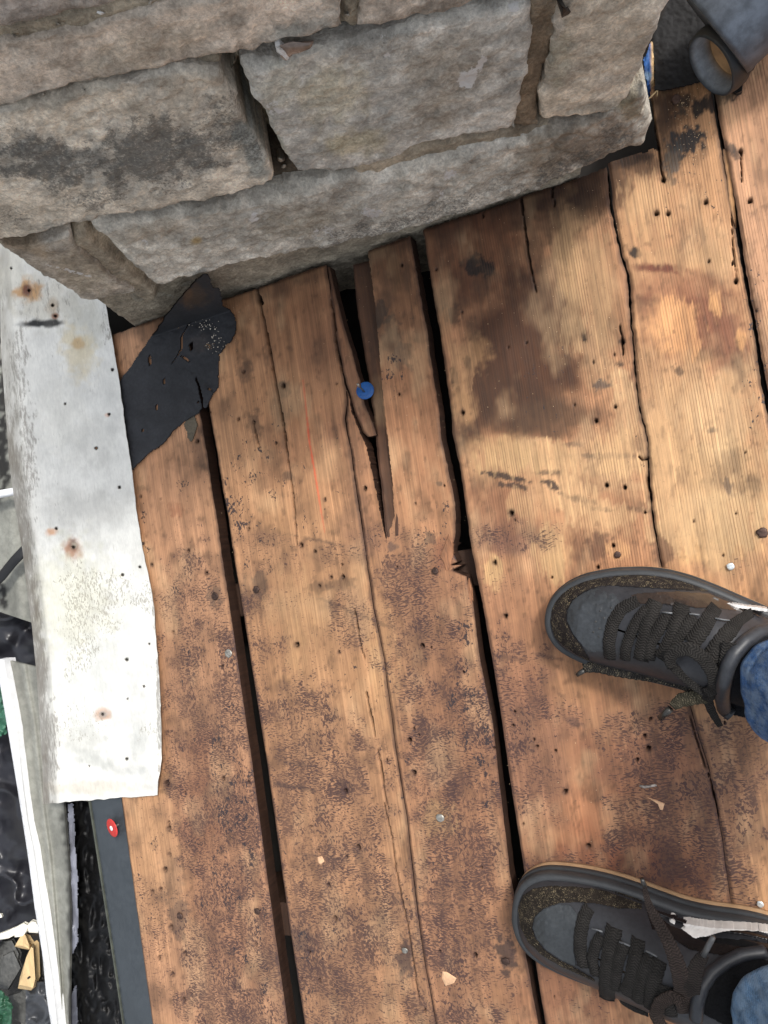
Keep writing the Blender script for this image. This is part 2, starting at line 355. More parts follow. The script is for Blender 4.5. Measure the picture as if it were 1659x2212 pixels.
tints = [ # broad colour areas painted before the marks
 # E: dark brown under the wall, dark stain, sandy streaks
 (1100,400,230,70,-18,(84,54,36),.95),(1020,560,110,120,0,(112,70,44),.85),(1230,440,110,40,-18,(66,44,32),.95),(1330,400,40,60,0,(90,62,44),.6),
 (1130,740,150,160,-12,(88,56,38),.95),(1210,640,80,60,0,(100,70,52),.7),(1080,880,120,70,0,(92,62,44),.9),(1190,905,90,40,0,(104,76,56),.75),(1000,940,40,40,0,(100,66,44),.6),
 (1240,560,36,110,-8,(188,148,106),.85),(1300,640,34,170,-6,(184,142,102),.7),(1220,480,26,36,0,(176,136,96),.7),(1160,520,30,44,30,(120,88,62),.6),(1290,760,40,60,0,(190,150,110),.6),
 (1030,760,30,36,0,(176,132,88),.7),(1000,880,26,50,0,(180,136,92),.75),(1180,1000,150,40,0,(196,152,108),.75),(1080,960,60,20,0,(190,146,100),.6),
 (1200,1060,70,50,8,(206,160,114),.7),(1330,1000,70,60,0,(206,164,120),.6),(1290,1130,60,44,0,(206,160,114),.65),(1080,1110,60,66,0,(150,102,72),.75),(1250,1180,50,30,0,(150,102,72),.6),
 (1200,1200,26,60,-4,(204,158,108),.8),(1335,1190,22,18,0,(206,150,100),.8),(1069,1235,20,36,-8,(210,164,110),.85),(1110,1180,60,20,0,(130,88,76),.5),
 # G: reddish-brown stain, orange clearing, sandy grit
 (1500,690,100,78,38,(140,90,64),1),(1560,740,60,60,0,(152,100,74),.85),(1480,620,90,30,0,(164,112,78),.7),(1430,580,60,10,3,(118,62,46),.9),(1440,700,50,60,38,(214,156,100),.8),(1490,760,44,20,38,(214,156,100),.7),
 (1545,660,8,26,-4,(222,164,102),.85),(1535,650,5,18,0,(222,164,102),.8),(1600,735,9,18,0,(222,162,100),.7),(1500,900,110,110,0,(200,158,114),.7),(1560,1050,110,110,0,(204,166,120),.7),(1600,800,40,30,0,(196,158,118),.6),
 (1450,1000,60,120,0,(206,160,112),.6),(1540,1190,70,40,0,(214,168,112),.7),(1400,360,50,26,0,(92,66,50),.7),(1440,240,34,60,0,(62,42,32),.9),(1500,195,28,20,0,(150,108,66),.7),(1470,250,20,16,0,(150,104,64),.6),
 (1365,345,50,14,-14,(60,44,36),.85),(1440,300,20,70,0,(90,66,50),.4),
 # A, B, C
 (640,640,90,50,-10,(150,104,72),.6),(620,740,110,80,0,(156,108,72),.6),(700,700,40,90,0,(146,100,70),.55),(700,850,60,120,0,(150,104,74),.5),(500,700,40,70,0,(172,122,78),.6),(660,960,90,70,0,(176,122,84),.5),
 (590,880,110,60,0,(172,122,80),.5),(760,1000,40,90,-8,(140,100,76),.5),(780,1130,40,60,0,(146,106,82),.5),(830,560,60,60,0,(104,74,52),.7),(880,620,60,120,-6,(120,82,54),.6),(830,740,40,90,0,(100,72,56),.55),
 (900,870,60,120,-8,(160,110,74),.6),(930,1000,50,90,0,(176,124,86),.5),(960,1200,30,30,0,(150,88,56),.6),(330,1130,60,120,0,(192,140,102),.4),(340,1030,80,60,0,(176,126,88),.5),(440,960,22,60,0,(120,86,66),.5),
 (640,1350,100,180,0,(196,148,100),.45),(570,1450,40,120,0,(194,140,92),.4),(830,1430,60,180,0,(198,148,100),.4),(950,1768,40,40,0,(176,136,90),.6),(350,1900,90,120,0,(196,146,100),.5),(300,1800,60,200,0,(200,150,106),.5),
 (1000,1600,70,220,0,(160,110,76),.45),(940,1300,90,90,0,(160,114,82),.4),(700,2100,90,120,0,(150,110,82),.4),(500,1900,90,220,0,(166,112,78),.4),(430,1750,40,130,0,(150,96,64),.5),
 # lower E, G
 (1120,1400,80,120,0,(176,122,84),.5),(1150,1600,90,160,0,(150,102,78),.5),(1300,1620,60,200,0,(184,126,84),.5),(1400,1650,120,90,0,(150,98,70),.6),(1280,1850,160,60,0,(146,82,50),.65),(1450,1890,130,50,4,(96,54,38),.75),
 (1560,1750,90,150,0,(150,104,74),.5),(1300,1760,90,60,0,(180,118,76),.5),(1230,2140,90,90,0,(150,96,66),.5),(1600,1650,90,90,0,(150,110,80),.5),(1240,1470,60,50,0,(186,134,88),.5)]
# strips where the residue of the felt lies (density), and tar specks
res = [(430,1330,60,190,-6,.8),(450,1500,100,260,-8,.95),(480,1800,110,300,-8,1),(500,2100,140,200,0,1),(330,2050,60,200,0,.55),(300,1780,30,90,0,.25),(370,1840,40,50,0,.6),
 (600,1250,110,90,0,.5),(560,1400,60,200,0,.75),(650,1560,110,90,0,.95),(700,1750,150,170,0,.95),(760,2000,170,190,0,1),(700,2200,200,130,0,1),(760,1350,80,70,0,.8),(700,1420,50,60,0,.35),
 (900,1250,90,90,0,.9),(930,1400,100,120,0,.85),(960,1600,110,200,0,1),(1000,1850,120,220,0,.95),(960,2100,150,180,0,.95),(880,1500,50,90,0,.6),(870,1170,90,40,0,.6),(640,1185,170,30,6,.55),
 (1110,1160,90,36,0,.9),(1080,1280,60,70,0,.35),(1110,1520,90,170,0,.8),(1160,1680,70,130,0,.7),(1210,1560,60,60,0,.5),(1400,1600,110,90,-5,1),(1420,1780,110,130,0,1),(1540,1800,110,200,0,.95),(1300,1650,60,30,0,.5),
 (1300,1900,260,50,4,.9),(1600,1620,80,160,0,.8),(1250,2130,110,120,0,.5),(1120,1850,30,120,0,.5),(1560,1230,60,40,0,.4)]
tars = [(540,1000,70,90,0,.8),(500,1100,40,110,0,.85),(650,1080,110,130,0,.55),(560,900,70,70,0,.6),(420,1000,60,80,0,.55),(400,1090,70,120,0,.5),(310,1160,12,90,0,.8),(440,1450,90,300,0,.6),(500,1850,90,320,-6,.8),
 (840,780,40,70,0,.7),(880,690,30,50,0,.5),(930,1150,70,60,0,.6),(960,1130,22,70,0,.9),(1010,1500,50,260,-8,.8),(1045,1640,26,170,-8,.95),(830,1560,120,220,0,.5),(700,1700,160,260,0,.45),(870,1420,50,110,0,.5),
 (720,980,60,90,0,.5),(800,1150,60,40,0,.5),(580,1130,60,60,0,.6),(1500,420,90,90,0,.55),(1630,760,30,200,0,.65),(1360,960,130,60,0,.35),(1450,1020,150,120,0,.35),(1180,820,90,120,0,.5),(1050,760,90,120,0,.3),
 (320,1900,60,160,0,.55),(300,1740,40,80,0,.4),(640,2100,160,120,0,.6),(900,1900,160,300,0,.45),(1260,1740,60,60,0,.4),(1120,1340,60,80,0,.3),(1230,880,60,140,0,.3),(520,1200,30,100,0,.7),(660,860,60,40,0,.3)]
cracks = [ # polyline, start width, end width (px)
 (Z4([(185,525),(200,600),(245,800),(300,1100),(345,1350),(400,1750),(412,1880),(428,2070)]), 8, 1.8),
 (Z4([(640,640),(655,800),(672,930),(700,1030)]), 3, 3),(Z4([(630,600),(650,690),(660,780)]),2,2),
 ([(1125,425),(1131,470),(1143,560),(1152,610),(1161,645)], 5, 1.5),([(1192,392),(1194,420),(1200,448)], 3, 1.2),([(1043,452),(1045,470)],3,1),
 (Z7([(605,270),(615,330),(622,380),(650,500)]), 4, 1.5),(Z7([(660,660),(672,730),(690,800),(700,860)]), 5, 3.5),(Z7([(715,930),(728,1000),(742,1110),(762,1200)]), 4, 1.5),
 (Z7([(745,1180),(780,1350),(800,1500),(830,1650),(860,1780),(885,1950),(905,2100)]), 1.6, 1.6),
 ([(1406,215),(1412,262),(1421,310),(1426,350),(1433,388)], 7, 2),
 ([(1487,1532),(1500,1580),(1518,1640),(1536,1690),(1552,1760)], 2.5, 1.5),
 ([(1580,460),(1585,560),(1592,600)],1.2,1.2),([(1600,328),(1603,400)],1.5,1),
 ([(1344,740),(1346,765)],1.6,1),([(1338,700),(1344,736)],1.6,2),([(1378,985),(1390,995),(1400,990)],3,3),
 ([(700,1090),(745,1250),(760,1300)],0,0),([(1398,1030),(1404,1060),(1408,1080)],3,1.5),
 (Z4([(165,1320),(172,1370),(185,1420),(200,1480)]),4,1),([(560,640),(567,655)],7,6)]

scrapes = [(1170,985,90,34,(203,161,115),0.61),(1240,1075,44,60,(207,163,117),0.65),(1190,1195,34,60,(201,159,111),0.65),(1332,1185,24,22,(203,152,101),0.65),(1090,985,60,40,(195,155,107),0.58),(1475,700,46,50,(210,152,96),0.65),
 (1430,1010,34,110,(209,163,115),0.61),(1500,1130,90,60,(205,163,117),0.61),(1580,1120,60,70,(201,163,119),0.58),(1350,880,30,90,(203,163,120),0.61),(1300,640,24,120,(186,146,105),0.58),(1225,560,26,70,(180,142,101),0.58),(1548,655,9,30,(214,157,99),0.65),
 (1603,735,10,22,(214,157,99),0.65),(1069,1232,17,34,(201,159,107),0.68),(1000,790,30,50,(180,136,94),0.54),(1340,980,50,50,(209,165,117),0.58),(1300,1110,60,30,(205,161,115),0.58),(1540,900,90,60,(193,155,115),0.43),(1400,440,50,70,(195,152,107),0.50),
 (1120,1090,30,36,(195,152,107),0.50),(1480,560,90,24,(193,150,105),0.43),(1240,700,30,60,(180,144,105),0.50),(960,720,16,40,(176,129,88),0.43),(951,1768,34,34,(186,144,97),0.65),(640,1330,60,90,(195,150,103),0.36),(830,1420,30,120,(197,152,103),0.36),
 (335,1800,46,110,(201,152,107),0.36),(310,1400,24,120,(195,144,103),0.36),(850,580,14,50,(133,98,67),0.43),(700,1000,50,50,(186,138,96),0.36),(520,960,40,60,(186,138,97),0.36),(1320,1560,60,40,(193,142,99),0.36),(1130,1960,60,30,(186,133,92),0.29),(1000,560,20,30,(123,81,53),0.43),(380,1050,60,50,(193,142,105),0.43)]
_r = np.random.RandomState(12)
nail_holes += [(float(a), float(b), float(c)) for a, b, c in zip(_r.uniform(300, 1640, 90), _r.uniform(560, 2200, 90), _r.uniform(1.6, 3.0, 90))]
def paint_wood(P, base, seed):
    u, v = pix_deck(P); X, Y = P[..., 0], P[..., 1]
    C = np.tile(lin(base), u.shape+(1,)).astype(float)
    s = 1 + .22*fbm(X*9, Y*5, seed+50, 4) + .16*fbm(X*40, Y*3, seed+60, 3); C = C*s[..., None]
    umin, umax = u.min(), u.max(); vmin, vmax = v.min(), v.max()
    def hit(cu, cv, r): return umin-r < cu < umax+r and vmin-r < cv < vmax+r
    for i, (cu, cv, ru, rv, an, c, al) in enumerate(tints):
        if hit(cu, cv, 1.7*max(ru, rv)): C = mix(C, lin(c), al*blob(u, v, cu, cv, ru, rv, an, .75, .55, max(12, .35*max(ru, rv)), 11))
    R = np.zeros(u.shape); T = np.zeros(u.shape)
    for cu, cv, ru, rv, an, al in res:
        if hit(cu, cv, 1.7*max(ru, rv)): R = np.maximum(R, al*blob(u, v, cu, cv, ru, rv, an, .6, .4, 30, 17))
    for cu, cv, ru, rv, an, al in tars:
        if hit(cu, cv, 1.7*max(ru, rv)): T = np.maximum(T, al*blob(u, v, cu, cv, ru, rv, an, .7, .5, 30, 23))
    # knot grain sweeps and general specks
    T = np.maximum(T, .30*sst(-.1, .35, fbm(u/50, v/60, 77, 4))); T = T*(.7+.9*sst(-.1, .3, fbm(u/14, v/18, 79, 3)))
    R = np.clip(R*(.72+.62*sst(-.35, .3, fbm(u/45, v/45, 83, 5))), 0, 1.1)
    for cu, cv, ru, rv, an, c, al in dark_marks:
        if al > 0 and hit(cu, cv, 2*max(ru, rv)):
            C = mix(C, lin(c), al*blob(u, v, cu, cv, ru, rv, an, .9, .3, 9, 31))
    # grain bleaching
    C = C*(1 + .3*fbm(X*260, Y*10, seed+70, 3))[..., None]
    gm_ = sst(.02, .3, fbm(u/38, v/55, seed+90, 5)); C = mix(C, lin((92, 70, 56)), .42*gm_)
    gm_ = sst(.08, .35, fbm(u/9, v/16, seed+95, 4)); C = mix(C, lin((84, 62, 48)), .40*gm_)
    gm_ = sst(.05, .3, fbm(u/60+9, v/110, seed+97, 4)); C = mix(C, lin((226, 186, 142)), .30*gm_)
    for cu, cv, ru, rv, c, al in scrapes:
        if hit(cu, cv, 2*max(ru, rv)):
            x = (u-cu)/ru; y = (v-cv)/rv; dd = np.sqrt((x-.12*y)**2+y*y)+1.5*fbm(u/9+cu, v/34+cv, 61, 5)+.8*fbm(u/30+cu, v/30, 62, 4)
            C = mix(C, lin(c)*1.05, al*(1-sst(.86, 1.12, dd))*(.65+.7*sst(-.25, .25, fbm(u/5, v/26, 63, 3))))
    C = .30*(np.maximum(C, 1e-4)/.30)**1.20*np.array([.86, .90, .80])*(1-.12*sst(1100, 1400, v))[..., None]; lum_ = (C@np.array([.3, .6, .1]))[..., None]; C = C*.81+lum_*.19
    # red chalk line
    d, t = segdist(u, v, [(655, 822), (661, 880), (668, 950), (680, 1020), (690, 1080), (702, 1150)])
    m = (1-sst(.8, 2.6, d+1.4*fbm(u/3, v/3, 5, 2)))*(.35+.6*np.sin(np.clip(t, 0, 1)*3.14)); C = mix(C, lin((214, 92, 62)), m*.9)
    Z = np.zeros(u.shape)
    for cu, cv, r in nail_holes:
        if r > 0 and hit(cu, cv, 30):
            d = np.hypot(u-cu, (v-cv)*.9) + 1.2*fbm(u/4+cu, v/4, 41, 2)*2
            C = mix(C, lin((74, 52, 40)), .55*(1-sst(r*.9, r*2.4, d))); C = mix(C, lin((22, 16, 13)), 1-sst(r*.75, r*1.15, d)); Z -= .012*(1-sst(r*.6, r*1.05, d))  # stain ring, then the shade inside the hole painted near-black
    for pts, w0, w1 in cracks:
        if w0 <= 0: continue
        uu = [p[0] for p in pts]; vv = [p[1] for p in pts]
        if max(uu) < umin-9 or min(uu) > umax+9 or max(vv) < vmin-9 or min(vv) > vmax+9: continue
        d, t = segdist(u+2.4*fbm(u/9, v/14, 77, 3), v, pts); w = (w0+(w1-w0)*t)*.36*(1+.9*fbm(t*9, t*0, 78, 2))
        a = 1-sst(w*.7, w+.9, d); C = mix(C, lin((20, 14, 11)), a); Z -= .010*a  # shade inside the crack painted near-black
    hard = sst(1000, 1060, u)*(1-sst(1180, 1300, v))    # raised growth lines show on the right-hand boards
    Mk = np.stack([R, T, .25+.75*hard], -1)
    return C, Mk, Z

def interp_edge(pts, h=0.0):
    A = dkp(pts, h); o = np.argsort(A[:, 1]); return A[o, 1], A[o, 0]
def board(name, Lp, Rp, ytop, ybot, base, seed, parent, cut=None, th=.02, h=0.0, rag=.0010, step=(.0015, .0019), keep=None, hfun=None, jl=.0008, jr=.0008):
    ly, lx = interp_edge(Lp); ry, rx = interp_edge(Rp)
    wid = abs(np.interp(0, ry, rx)-np.interp(0, ly, lx)) if keep is None else keep
    nx = max(4, int(wid/step[0])); ny = int((ytop-ybot)/step[1])
    y = np.linspace(ybot, ytop, ny); f = np.linspace(0, 1, nx)
    a = np.interp(y, ly, lx) + jl*(.35+.65*sst(-.1, .05, y))*2*fbm(y*160, y*0+seed, seed, 4) + jl*(.35+.65*sst(-.1, .05, y))*3*fbm(y*25, y*0, seed+3, 3)
    b = np.interp(y, ry, rx) + jr*(.35+.65*sst(-.1, .05, y))*2*fbm(y*160, y*0+seed+9, seed+1, 4) + jr*(.35+.65*sst(-.1, .05, y))*3*fbm(y*25, y*0, seed+4, 3)
    X = a[:, None]*(1-f) + b[:, None]*f; Y = np.tile(y[:, None], (1, nx))
    e = sst(.02, 0, ytop-Y) if False else np.clip(1-(ytop-Y)/.02, 0, 1)
    Y = Y + e*rag*2*(fbm(X*300, X*0+seed, seed+7, 3)+1.6*fbm(X*40, X*0+seed, seed+8, 3))
    Pl = np.stack([X, Y, np.zeros_like(X)], -1)
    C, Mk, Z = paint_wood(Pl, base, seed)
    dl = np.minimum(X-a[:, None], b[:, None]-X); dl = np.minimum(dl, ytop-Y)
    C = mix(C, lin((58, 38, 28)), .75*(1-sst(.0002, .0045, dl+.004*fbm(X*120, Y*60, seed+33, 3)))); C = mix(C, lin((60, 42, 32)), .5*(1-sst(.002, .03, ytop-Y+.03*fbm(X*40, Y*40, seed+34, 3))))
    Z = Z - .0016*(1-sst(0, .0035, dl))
    wm = wid if wid > 0 else .1
    Z = Z + .0016*np.cos((f[None, :]-.5)*3.1)*-1 + .0016 + .0008*fbm(X*30, Y*6, seed+20, 3)
    if hfun is not None: Z = Z + hfun(X, Y)
    Pl[..., 2] = Z + h
    mask = None
    if cut is not None:
        u, v = pix_deck(Pl*np.array([1, 1, 0]))
        uu = u+3*fbm(u/5, v/9, 91, 3); ins = np.zeros(u.shape, bool)
        for c in cut: ins |= inside(uu, v, c)
        mask = ~(ins[:-1, :-1] | ins[1:, 1:])
    return grid(name, Pl, WOOD, parent, mask, (0, 0, -th), {'Col': C, 'Msk': Mk}, {'Col': lin((52, 33, 23)), 'Msk': (0, .1, .2)})

# ================================================================== the roof deck
deck = thing('roof_deck', None, None, DECK, kind='structure')
SH = H
yt = .419*SH; yb = float(dk(900, 2500)[1])
A_L = [(118,722),(262,1720),(330,2212),(372,2520)]
A_R = [(398,660),(431,882),(479,1192),(545,1653),(592,2000),(621,2206),(668,2520)]
B_L = [(418,660),(452.6,882),(505,1192),(578,1653),(626,2000),(658,2206),(706,2520)]
B_R = [(700,560),(705,572),(718,664),(727,739),(739,800),(748,845),(750,875),(745,905),(757,973),(772,1081),(790,1190),(806,1308),(829,1423),(856.5,1630),(879.5,1769),(902,1976),(919,2091),(941,2206),(990,2520)]
C_L = [(702,560),(707,572),(720,664),(729,739),(741,800),(750,845),(752,875),(748,905),(759,973),(774,1081),(791.6,1190),(807.5,1308),(830.5,1423),(858,1630),(881,1769),(903.6,1976),(920.5,2091),(942.6,2206),(992,2520)]
C_R = [(882,470),(887,509),(912,649),(933.7,793),(951.7,919),(966,1009),(984,1090),(985,1150),(977,1192),(970,1222),(976,1232),(989,1214),(1000,1220),(1008,1245),(1022,1308),(1037,1423),(1064,1561),(1083,1722),(1101,1884),(1133,2047),(1163,2212),(1225,2520)]
E_L = [(912,470),(915.7,502),(937,635),(959,775),(980,937),(1002,1063),(1020,1189),(1043,1308),(1064,1423),(1080,1530),(1098,1653),(1133,1884),(1152,2047),(1179,2212),(1240,2520)]
E_R = [(1300,320),(1310.5,360),(1318,443),(1332,510),(1353.6,596),(1361,698),(1371,788),(1379,874),(1400,945),(1400.6,1000),(1402.6,1062),(1412,1129),(1422,1193),(1436,1260),(1493,1533),(1531,1664),(1558.7,1806),(1566,1870),(1620,2200),(1670,2520)]
gw = [4, 5, 6, 4.5, 6, 4, 3.2, 3.5, 2.6, 3.5, 2.6, 4, 2.6, 2.2, 1.5, 1.3, 1.3, 1.3, 1.3, 1.3]
G_L = [(1262,110)]+[(p[0]+g, p[1]) for p, g in zip(E_R, gw)]
G_R = [(1522,110),(1533,175),(1543,237),(1558,319),(1575,400),(1591,513),(1606,592),(1630,729),(1645,827),(1660,900),(1702,1150),(1765,1500),(1855,2000),(1950,2520)]
K_L = [(1529,110),(1541,175),(1551,237),(1567,319),(1582,400),(1601,513),(1614,592),(1638,729),(1657,827),(1672,900),(1716,1150),(1780,1500),(1870,2000),(1966,2520)]
K_R = [(p[0]+300, p[1]) for p in K_L]
K2_L = [(p[0]+309, p[1]) for p in K_L]; K2_R = [(p[0]+640, p[1]) for p in K_L]
wedge = [(690,480),(794,480),(793.5,538),(808,642),(818.6,757),(827.6,865),(838,955),(846,1027),(852,1117),(835,1166),(831,1150),(815,1070),(804,1016),(793.5,966),(775.5,926),(761,887),(755.7,858),(735,800),(700,640)]
yback = float(dk(1560, -330)[1])
pl = {}
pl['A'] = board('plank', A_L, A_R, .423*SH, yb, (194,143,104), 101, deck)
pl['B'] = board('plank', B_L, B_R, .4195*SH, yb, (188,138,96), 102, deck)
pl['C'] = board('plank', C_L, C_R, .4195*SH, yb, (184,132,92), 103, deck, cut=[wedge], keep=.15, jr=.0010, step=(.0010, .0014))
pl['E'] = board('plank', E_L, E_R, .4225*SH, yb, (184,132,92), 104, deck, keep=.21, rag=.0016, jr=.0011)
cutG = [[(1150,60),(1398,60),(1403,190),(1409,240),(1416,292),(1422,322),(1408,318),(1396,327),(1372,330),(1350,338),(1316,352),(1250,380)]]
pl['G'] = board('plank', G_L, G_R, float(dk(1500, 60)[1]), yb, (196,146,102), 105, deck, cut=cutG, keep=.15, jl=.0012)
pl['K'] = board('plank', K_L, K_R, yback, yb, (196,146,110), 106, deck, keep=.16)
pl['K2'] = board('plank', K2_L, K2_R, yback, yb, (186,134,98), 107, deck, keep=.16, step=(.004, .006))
# recessed strip seen through the split, its shade put into the dark base colour
D_L = Z4([(735,330),(742,440),(770,700),(828,1000),(850,1200),(880,1400),(908,1600),(938,1800),(962,2010)])
D_R = [(820,500),(840,800),(852,1000),(862,1117),(864,1180)]
pl['D'] = board('plank', D_L, D_R, .412*SH, float(dk(840,1160)[1]), (104,72,52), 108, deck, keep=.05, step=(.0018,.0025), th=.012,
    hfun=lambda X, Y: -.0125*sst(float(dk(840,1150)[1]), float(dk(840,850)[1]), Y))
# splinter sprung from the edge of the second board
S_L = Z4([(612,395),(640,640),(672,850),(709,1030),(738,1140),(772,1280),(815,1390),(880,1450)]); S_R = Z4([(622,395),(668,590),(740,850),(805,1080),(830,1220),(870,1320),(905,1420),(910,1450)])
board('splinter', S_L, S_R, float(dk(705,577)[1]), float(dk(806,940)[1]), (150,106,76), 109, pl['B'], keep=.02, step=(.0012,.002), th=.014,
    hfun=lambda X, Y: -.005*sst(float(dk(730,800)[1]), float(dk(800,935)[1]), Y))
# pale splinter lifted along the edge of board by the right-hand gap
S2_L = [(1560,318),(1569,380),(1577,440),(1588,490)]; S2_R = [(1566,318),(1577,370),(1588,440),(1593,494)]
board('splinter', S2_L, S2_R, float(dk(1563,322)[1]), float(dk(1591,492)[1]), (226,168,104), 110, pl['G'], keep=.006, step=(.0012,.002), th=.006, h=.0015)

def box_on(name, x0, x1, y0, y1, z0, z1, mat, parent, seed=1, amp=.0006, attrs=None, col=None, n=2):
    """slightly uneven bevelled bar in the parent's frame"""
    b = .0016; prof = [(x0+b, z0), (x0, z0+b), (x0, z1-b), (x0+b, z1), (x1-b, z1), (x1, z1-b), (x1, z0+b), (x1-b, z0)]
    ys = np.linspace(y0, y1, max(3, int((y1-y0)/.02))); r = np.random.RandomState(seed)
    P = np.array([[(px+amp*r.randn(), yy, pz+amp*r.randn()) for px, pz in prof] for yy in ys])
    idx = np.arange(P.shape[0]*8).reshape(-1, 8); q = []
    for i in range(len(ys)-1):
        for j in range(8): q.append((idx[i, j], idx[i, (j+1) % 8], idx[i+1, (j+1) % 8], idx[i+1, j]))
    q.append(tuple(idx[0][::-1])); q.append(tuple(idx[-1]))
    q = [f[::-1] for f in q]
    at = None
    if col is not None: at = {'Col': np.tile(lin(col), (P.size//3, 1)), 'Msk': np.zeros((P.size//3, 3))}
    return mk(name, P.reshape(-1, 3), q, mat, parent, attrs=at, smooth=False)
def xbar(name, y0, y1, x0, x1, z0, z1, col, parent, seed=1):
    o = box_on(name, y0, y1, x0, x1, z0, z1, WOOD, parent, seed, col=col)
    co = np.empty(len(o.data.vertices)*3, np.float32); o.data.vertices.foreach_get('co', co); co = co.reshape(-1, 3)[:, [1, 0, 2]]
    o.data.vertices.foreach_set('co', co.ravel()); o.data.flip_normals(); o.data.update(); return o
xL = float(dk(280, 1720)[0]); 
for i, (pu, pv) in enumerate([(1010,1228),(612,1985),(830,2560)]):
    yc = float(dk(pu, pv, -.024)[1]); xbar('rafter', yc-.022, yc+.022, xL-.02, 1.1, -.11, -.0225, (62,43,32), deck, 20+i)
DARK = make_plain('void_dark_sheet', (.02, .017, .015), .95, nscale=30)
vd = mk('void_dark_sheet', [(-.75*SH,-1.2,-.14),(1.4,-1.2,-.14),(1.4,1.4,-.14),(-.75*SH,1.4,-.14)], [(0,1,2,3)], DARK, None, DECK); tag(vd, kind='structure')  # dark sheet added so the gaps between boards read black

# nails in the boards
NAIL = make_plain('rusty_nail', (.075, .045, .035), .55, .6, 300, .4, .5, .0006)
NAILB = make_plain('bright_nail', (.34, .32, .28), .45, .8, 300, .3, .4, .0005)
def cap_mesh(r, hgt, seg=12, dome=.3, seed=0, shank=.006):
    rr = np.random.RandomState(seed); V = []; Fc = []
    prof = [(r*.12, hgt), (r*.55, hgt*(1-.08*dome)), (r*.9, hgt*(1-.35*dome)), (r, hgt*.45), (r*.97, 0), (r*.4, -.0002), (r*.35, -shank)]
    jit = 1+.07*rr.randn(seg)
    for a, z in prof:
        for i in range(seg):
            t = 2*math.pi*i/seg; V.append((a*jit[i]*math.cos(t), a*jit[i]*math.sin(t), z))
    for k in range(len(prof)-1):
        for i in range(seg):
            j = (i+1) % seg; Fc.append((k*seg+i, (k+1)*seg+i, (k+1)*seg+j, k*seg+j))
    Fc.append(tuple(range(seg))); return V, Fc
def which(u):
    return None
heads = [(465,1288,'A',7,0),(554,1273,'B',7,0),(940,1233,'C',7.5,0),(951,1766,'C',9,1),(1334,1198,'E',8,0),(1578,1224,'G',9,2),(1646,1150,'G',13,0),(1460,215,'G',12,0),(1093,2075,'C',8,0),
         (556,1968,'A',6,0),(389,1978,'A',6,0),(875,2052,'B',6.5,1),(1642,1952,'G',8,2),(500,1668,'A',0,0),(494,1411,'A',8,1)]
WHN = make_plain('zinc_nail', (.62, .66, .66), .4, .5, 300, .15, .3, .0005)
for i, (u_, v_, b_, r_, kd) in enumerate(heads):
    if r_ == 0: continue
    P0 = dk(u_, v_, .001); P1 = dk(u_+r_, v_, .001); r = abs(P1[0]-P0[0])
    V, Fc = cap_mesh(r, .0014, 12, .3, i); V = np.array(V)+np.array([P0[0], P0[1], P0[2]+.0006])
    mk('nail', V, Fc, [NAIL, NAILB, WHN][kd], pl[b_])

# ================================================================== the chimney
chim = thing('stone_chimney', 'weathered grey sandstone chimney wall with sooty blocks and open mortar joints', 'chimney')
chim.location = (0, 0, 0)
def resample(pts, n):
    p = np.array([q[:2] for q in pts], float); d = np.r_[0, np.cumsum(np.hypot(*np.diff(p, axis=0).T))]; t = np.linspace(0, d[-1], n)
    return np.stack([np.interp(t, d, p[:, 0]), np.interp(t, d, p[:, 1])], 1)
def coons(top, right, bot, left, nx, ny):
    """top L->R, bottom L->R, left top->bottom, right top->bottom (2-D points)"""
    T, B = resample(top, nx), resample(bot, nx); L, Rr = resample(left, ny), resample(right, ny)
    s = np.linspace(0, 1, nx)[None, :, None]; t = np.linspace(0, 1, ny)[:, None, None]
    S = (1-t)*T[None]+t*B[None]+(1-s)*L[:, None]+s*Rr[:, None]
    return S - ((1-s)*(1-t)*T[0]+s*(1-t)*T[-1]+(1-s)*t*B[0]+s*t*B[-1])
